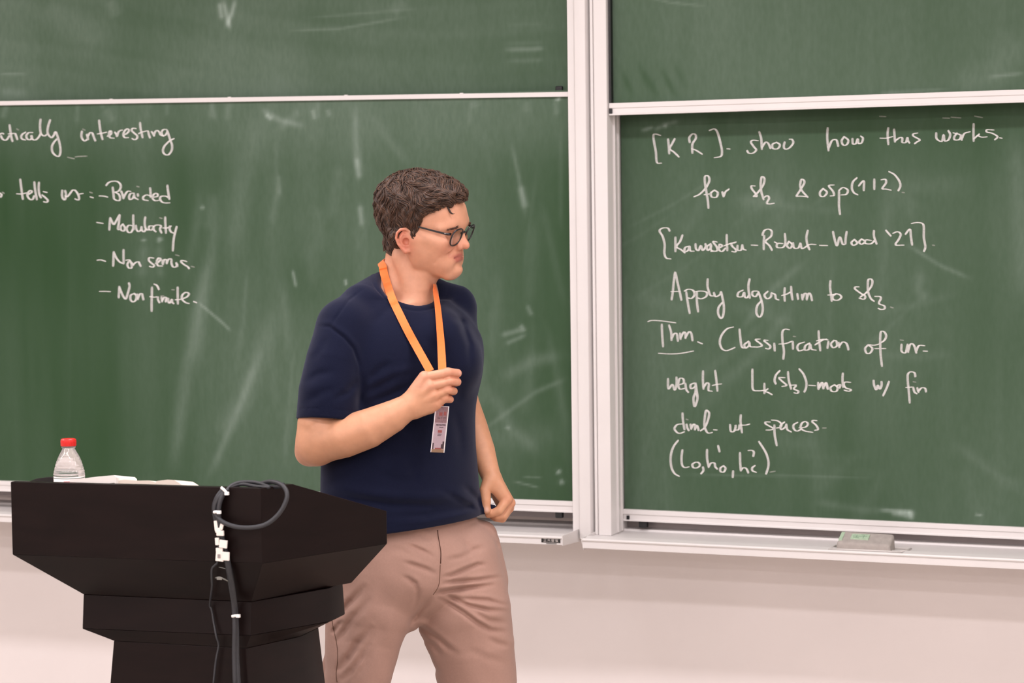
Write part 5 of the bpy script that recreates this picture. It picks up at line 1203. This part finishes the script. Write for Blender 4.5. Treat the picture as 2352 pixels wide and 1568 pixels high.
hb = np.array(lin((80, 54, 39))[:3]); hd = np.array(lin((44, 30, 22))[:3]); hlgt = np.array(lin((112, 82, 62))[:3])
o_hair = mesh_obj("hair", to_world(V), Q, M_hair, man, True)
nz_ = noise2((V[:, 0]+3)*1., (V[:, 1]+3)*1., 60, 60, 3)
set_cols(o_hair, hd*(1-nz_[:, None])+hb*nz_[:, None])
# locks: tapered, slightly twisted strands lying over the base
def hair_grad(p):
    e = .0012; g = np.stack([f_all(p+np.eye(3, dtype=np.float32)[k]*e)-f_all(p-np.eye(3, dtype=np.float32)[k]*e) for k in range(3)], 1)
    return g/(np.linalg.norm(g, axis=1, keepdims=True)+1e-9)
f_all = lambda p: ev(hair_ops, p.astype(np.float32))
r = np.random.default_rng(12); N_L = 11000
seed = V[r.integers(0, len(V), N_L)].astype(np.float32)
Lh, up = hl(seed); ok = up > 3; seed = seed[ok]; Lh = Lh[ok]; up = up[ok]; n = len(seed)
ph = r.uniform(0, 6.28, n); lenm = r.uniform(.022, .042, n)*np.clip(.45+np.clip(up, 0, 60)/60, .45, 1)*np.where(Lh[:, 2] < 40, .72, 1)
P = seed.copy(); chainP = [P]; steps = 7
for s in range(steps):
    Lc, _ = hl(P); g = hair_grad(P)
    a, b, c = Lc[:, 0], Lc[:, 1], Lc[:, 2]
    # flow: from the crown forwards over the top and to our side, down on the sides and back
    topw = 1/(1+np.exp(-(c-88)/10)); backw = 1/(1+np.exp((a+35)/15))
    d = (topw[:, None]*(HF*1.0+HS*.35-HU*.15)+(1-topw)[:, None]*(-HU*1.0+HF*.38)+backw[:, None]*(-HU*.9-HF*.3))
    sw = np.sin(a*.085+c*.06+b*.07+2.2*np.sin(a*.03-c*.05+b*.04))*.85+(ph-3.14)*.05+r.normal(0, .05, n)
    side = np.cross(g, d); side /= np.linalg.norm(side, axis=1, keepdims=True)+1e-9
    d = d/np.linalg.norm(d, axis=1, keepdims=True)+side*sw[:, None]
    d = d-g*(d*g).sum(1)[:, None]; d /= np.linalg.norm(d, axis=1, keepdims=True)+1e-9
    P = P+d*(lenm/steps)[:, None]
    h_ = .0004+.0022*math.sin(math.pi*min(1, (s+1)/steps*1.1))*(.4+.6*topw)
    P = P-hair_grad(P)*(f_all(P)-h_)[:, None]; P = P.astype(np.float32); chainP.append(P)
chainP = np.stack(chainP, 1); K = steps+1
rad = r.uniform(.0004, .0011, n); prof_r = np.array([.35, .8, 1, 1, .92, .78, .5, .08])
nrm = hair_grad(chainP[:, 3]); T3 = np.gradient(chainP, axis=1); T3 /= np.linalg.norm(T3, axis=2, keepdims=True)+1e-9
Bn = np.cross(T3, nrm[:, None, :]); Bn /= np.linalg.norm(Bn, axis=2, keepdims=True)+1e-9; Nn = np.cross(Bn, T3)
rr_ = rad[:, None]*prof_r[None]
ringv = np.stack([chainP+Bn*rr_[..., None]*1.25, chainP+Nn*rr_[..., None]*.8, chainP-Bn*rr_[..., None]*1.25, chainP-Nn*rr_[..., None]*.8], 2)   # n,K,4,3
VV = ringv.reshape(-1, 3); base = (np.arange(n)*K*4)[:, None, None]; kk = (np.arange(K-1)*4)[None, :, None]; jj = np.arange(4)[None, None, :]
Fq = np.stack([base+kk+jj, base+kk+(jj+1) % 4, base+kk+4+(jj+1) % 4, base+kk+4+jj], -1).reshape(-1, 4)
o_l = mesh_obj("hair_lock", to_world(VV), Fq, M_hair, o_hair, True); o_l['kind'] = 'stuff'
tone = r.uniform(0, 1, n)**1.6; tone = np.repeat(tone, K*4)[:, None]
Cc_ = hd*(1-np.clip(tone*1.6, 0, 1))+hb*np.clip(tone*1.6, 0, 1); Cc_ = Cc_*(1-np.clip(tone-.72, 0, 1)*2.2)+hlgt*np.clip(tone-.72, 0, 1)*2.2
set_cols(o_l, Cc_)
def strand(pts, r0, name="hair_curl", par=o_hair, col=hd):
    P = spline(pts, 6); k = len(P); mb = MB().tube(to_world(P), [r0*math.sin(math.pi*min(.98, .12+.9*i/(k-1)))+.0002 for i in range(k)], 6)
    o = mb.build(name, M_hair, par, smooth=True); set_cols(o, np.tile(col, (len(mb.V), 1))); return o
strand([q(1022, 462, .078), q(1027, 472, .084), q(1031, 481, .087), q(1035, 488, .088), q(1040, 491, .088), q(1045, 490, .085)], .0021)
strand([q(1052, 446, .06), q(1060, 442, .06), q(1065, 438, .055), q(1064, 432, .05)], .0018, col=hb)
strand([q(1050, 425, .06), q(1058, 432, .06), q(1063, 441, .06), q(1058, 450, .06)], .0026, col=hb)
# eyebrows
for s in (1, -1):
    mb = MB(); rb = np.random.default_rng(5+s)
    for k in range(300):
        t = rb.uniform(0, 1); b = 3+49*t; z_ = 43.5+3.0*math.sin(t*2.6)-6*t*t+rb.uniform(-3.6, 3.6)*(1-.45*t)
        p0 = H(100, s*b, z_); d = -HF; pp = p0.copy()
        for _ in range(30):
            dd = float(ev(body, pp[None].astype(np.float32))[0])
            if dd < .0005: break
            pp = pp+d*max(dd*.8, .0004)
        out = HS*s*.8+HF*.25+HU*(.35-.5*t); e = pp+out/np.linalg.norm(out)*.0065
        mb.tube(to_world(np.array([pp, pp*.5+e*.5+HF*.0008, e-HF*.0006])), [.0005, .00045, .0002], 3)
    o = mesh_obj("eyebrow", mb.V, mb.F, M_hair, man, True); set_cols(o, np.tile(np.array(lin((92, 60, 47))[:3]), (len(mb.V), 1)))

# ------------------------------------------------------------------ glasses
M_frame = mat("black_acetate", (22, 20, 24), .28, spec=.6)
M_lens = bpy.data.materials.new("lens_glass"); M_lens.use_nodes = True; nt = M_lens.node_tree; nt.nodes.clear()
_o = nt.nodes.new("ShaderNodeOutputMaterial"); _t = nt.nodes.new("ShaderNodeBsdfTransparent"); _t.inputs[0].default_value = (.90, .90, .90, 1)
_g = nt.nodes.new("ShaderNodeBsdfGlossy"); _g.inputs["Roughness"].default_value = .03; _m = nt.nodes.new("ShaderNodeMixShader"); _m.inputs[0].default_value = .09
nt.links.new(_t.outputs[0], _m.inputs[1]); nt.links.new(_g.outputs[0], _m.inputs[2]); nt.links.new(_m.outputs[0], _o.inputs[0])
M_hinge = mat("steel_hinge", (190, 186, 184), .3, .8)
def W(p): return to_world(np.atleast_2d(p))
GH = lambda a, b, c: H(a, b, c)
gl = empty("glasses", W(H(100, 0, 22))[0], "black round-rimmed glasses worn by the lecturer", "glasses")
pan = math.radians(15)
def rim_pts(s, sc=1.0, n=28):
    out = []
    for k in range(n):
        t = 2*math.pi*k/n; x = 23.5*sc*math.copysign(abs(math.cos(t))**.82, math.cos(t)); z = 20.5*sc*math.copysign(abs(math.sin(t))**.80, math.sin(t))+(1.2 if math.sin(t) > 0 else 0)*abs(math.sin(t))
        x *= 1+.08*math.sin(t); z += 0
        bb = 35+x; aa = 105-max(0, bb-8)**2*.0016-0+math.sin(pan)*z
        out.append(H(aa, s*bb, 21+z*math.cos(pan)))
    return np.array(out)
for s in (1, -1):
    rm = MB().tube(W(rim_pts(s)), .0018, 8, closed=True).build("rim", M_frame, gl, smooth=True)
    rp = rim_pts(s, .97); cc = rp.mean(0); f_ = HF*.0006
    V = np.vstack([rp+f_, rp-f_, [cc+f_+HF*.001], [cc-f_+HF*.001]]); m_ = len(rp)
    MB().add(W(V), [(2*m_, k, (k+1) % m_) for k in range(m_)]+[(2*m_+1, m_+(k+1) % m_, m_+k) for k in range(m_)]).build("lens", M_lens, rm, smooth=True)
    hp = [H(98.5, s*58, 31.5), H(96, s*65, 31.5), H(90, s*69, 32)]
    MB().tube(W(hp), [.0030, .0032, .0026], 8).build("end_piece", M_frame, gl, smooth=True)
    tpz = [H(92, s*68.5, 32), H(60, s*72.5, 34.5), H(25, s*78, 38), H(0, s*81.5, 39), H(-14, s*83, 33), H(-22, s*83, 18)]
    P = spline(tpz, 8); mb = MB(); n_ = len(P); V = []
    for i, p_ in enumerate(P):
        h_ = .0024-.0006*math.sin(math.pi*i/n_); w_ = .0012
        for du, dv in ((-1, -1), (1, -1), (1, 1), (-1, 1)): V.append(p_+HS*w_*du+HU*h_*dv)
    mb.add(W(np.array(V)), [(4*i+k, 4*i+(k+1) % 4, 4*i+4+(k+1) % 4, 4*i+4+k) for i in range(n_-1) for k in range(4)]+[(0, 1, 2, 3), tuple(4*(n_-1)+k for k in (3, 2, 1, 0))])
    mb.build("temple", M_frame, gl, bevel=.0005)
    MB().tube(W([H(93, s*70.2, 33), H(88.5, s*70.8, 32.7)]), .0008, 6).build("hinge_pin", M_hinge, gl)
MB().tube(W([H(101.5, 10, 27), H(105, 5, 29.5), H(106, 0, 30), H(105, -5, 29.5), H(101.5, -10, 27)]), .0023, 8).build("bridge", M_frame, gl, smooth=True)
for s in (1, -1): MB().tube(W([H(100, s*11, 20), H(97, s*10.5, 15), H(96.5, s*11.5, 11)]), [.0012, .0020, .0016], 6).build("nose_pad", M_lens, gl, smooth=True)

# ------------------------------------------------------------------ lanyard and badge
M_org = mat("orange_ribbon", (250, 118, 36), .55, noise=.05, scale=300, bump=.3, bscale=1500)
_sb = M_org.node_tree.nodes["Principled BSDF"]; _sb.inputs["Sheen Weight"].default_value = .2
surf = body+shirt
lan = empty("lanyard", W(q(990, 850, .2))[0], "orange ribbon lanyard round the man's neck, gathered in his right hand with a badge below", "lanyard")
def ribbon(name, path, wid, wdir, par=lan, m=M_org, th=.0006):
    P = spline(path, 6); n = len(P); T = np.gradient(P, axis=0); T /= np.linalg.norm(T, axis=1, keepdims=True)
    ws = np.interp(np.linspace(0, 1, n), np.linspace(0, 1, len(wid)), wid)
    wd_ = np.array([np.interp(np.linspace(0, 1, n), np.linspace(0, 1, len(wdir)), np.array(wdir, float)[:, k]) for k in range(3)]).T
    wd_ = wd_-T*(wd_*T).sum(1)[:, None]; wd_ /= np.linalg.norm(wd_, axis=1, keepdims=True); nn_ = np.cross(T, wd_); V = []
    for i in range(n):
        for u, v in ((-1, -1), (1, -1), (1, 1), (-1, 1)): V.append(P[i]+wd_[i]*ws[i]/2*u+nn_[i]*th*v)
    return MB().add(W(np.array(V)), [(4*i+k, 4*i+(k+1) % 4, 4*i+4+(k+1) % 4, 4*i+4+k) for i in range(n-1) for k in range(4)]+[(0, 1, 2, 3), tuple(4*(n-1)+k for k in (3, 2, 1, 0))]).build(name, m, par, smooth=False)
def on(px, py, off=.003):
    z = march(surf, px, py); return q(px, py, (z if z is not None else 0)+off)
wn = .0185
nearp = [tuple(v) for v in spline([(879, 612), (882, 628), (888, 648), (900, 684), (918, 722), (938, 762), (960, 802), (988, 852)], 2)]
def m3(px, py, w=10):
    zz_ = [march(o_s, px+o_, py) for o_ in (-w, -w/2, 0, w/2, w) for o_s in (body, shirt)]; zz_ = [v for v in zz_ if v is not None]
    return max(zz_) if zz_ else None
zend = Zh-.006; zs = [m3(*p_) for p_ in nearp]; N_ = len(nearp); zl_ = np.array(zs, float)+.005; zl_[-1] = zend
i0 = 4
for i in range(i0+1, N_-1): zl_[i] = max(zl_[i], zl_[i0]+(zend-zl_[i0])*((i-i0)/(N_-1-i0))**1.15)
pts = [q(a, b, z) for (a, b), z in zip(nearp, zl_)]
back = [q(985, 632, -.095), q(950, 618, -.122), q(905, 602, -.105), q(876, 600, -.060)]
wd0 = [(.0, 1, .2), (0, 1, .1), (.2, 1, .1), (.7, .6, .4)]+[(1, .25, -.05)]*3+[(1, .4, -.15)]*(N_-3)
ribbon("strap", back+pts, [wn*.85]*4+[wn]*N_, wd0)
farp = [(998, 652), (1000, 668), (1005, 700), (1009, 740), (1013, 790), (1016, 850)]
zf_ = [march(body, farp[0][0]-6, farp[0][1])]+[m3(*p_) for p_ in farp[1:]]; zf_[-1] = zend
zf_[0] = -.03 if zf_[0] is None else zf_[0]
for i in range(1, 5): zf_[i] = max(zf_[i]+.005, zf_[1]+(zend-zf_[1])*(i-1)/4.5 if i > 1 else -9)
pf_ = [q(a, b, z+.003) for (a, b), z in zip(farp, zf_)]
ribbon("strap", pf_, [.016, .0175, .018, wn, wn, wn], [(.22, .05, -.97), (.45, .0, -.9), (.6, 0, -.8), (.7, 0, -.7), (.85, 0, -.5), (1, 0, -.1)])
# straps inside the fist down to the badge clip
ribbon("strap", [q(1000, 856, Zh-.022), q(1006, 885, Zh-.024), q(1010, 915, Zh-.022), q(1013, 932, Zh-.020)], [.016, .016, .012, .012], [(1, 0, -.3)]*2)
bz = Zh-.022
bu = np.array([27*S1, -3*S1, -.050]); bv = np.array([-11*S1, -104*S1, .004]); bu_l = np.linalg.norm(bu); bv_l = np.linalg.norm(bv)
o0 = q(1001, 931, bz+.022)
BU = bu/bu_l; BV = bv/bv_l; BN = np.cross(BU, BV); BN = BN if BN[2] > 0 else -BN
M_bcase = mat("badge_sleeve", (226, 216, 220), .25, spec=.6); M_bprint = mat("badge_paper", (188, 164, 174), .6, noise=.06, scale=300)
M_bred = mat("badge_red_print", (160, 84, 82), .6); M_bdk = mat("badge_dark_print", (70, 52, 58), .6); M_bbr = mat("badge_brown_border", (150, 118, 92), .5)
def bquad(name, u0, v0, u1, v1, lift, m, par, th=.0003):
    P = [o0+BU*bu_l*u+BV*bv_l*v+BN*(lift+w) for w in (-th, 0) for u, v in ((u0, v0), (u1, v0), (u1, v1), (u0, v1))]
    return MB().hexa(list(W(np.array(P)))).build(name, m, par)
bd = bquad("badge", 0, 0, 1, 1, .0008, M_bcase, lan, .0018)
bquad("edge_strip", .965, 0, 1.03, 1, .0014, mat("white_edge", (244, 238, 240), .4), bd, .0026)
bquad("printed_card", .03, .02, .95, .93, .0011, M_bprint, bd)
bquad("printed_header", .03, .02, .95, .36, .0013, mat("badge_header_print", (150, 116, 122), .6, noise=.2, scale=160), bd)
bquad("bottom_border", .0, .93, 1.0, 1.0, .0012, M_bbr, bd)
g = MB()
def addq(g, u0, v0, u1, v1, lift=.0014):
    P = [o0+BU*bu_l*u+BV*bv_l*v+BN*(lift+w) for w in (-.0002, 0) for u, v in ((u0, v0), (u1, v0), (u1, v1), (u0, v1))]
    g.hexa(list(W(np.array(P))))
for u0, v, u1, h_ in ((.2, .255, .42, .016), (.5, .25, .58, .014), (.66, .245, .88, .016), (.16, .40, .35, .022), (.38, .398, .60, .022), (.62, .394, .90, .022), (.42, .452, .74, .014), (.36, .60, .66, .010), (.34, .63, .62, .010)): addq(g, u0, v, u1, v+h_)
for u0, v0, u1, v1 in ((.70, .82, .93, .92), (.03, .80, .12, .93), (.80, .76, .93, .82)): addq(g, u0, v0, u1, v1)
o = g.build("dark_print", M_bdk, bd); o['kind'] = 'stuff'
g = MB()
for u0, v0, u1, v1 in ((.30, .14, .55, .21), (.66, .12, .86, .20), (.34, .52, .66, .575), (.25, .90, .75, .93)): addq(g, u0, v0, u1, v1)
o = g.build("red_print", M_bred, bd); o['kind'] = 'stuff'
print("all", __import__('time').time()-t0_)
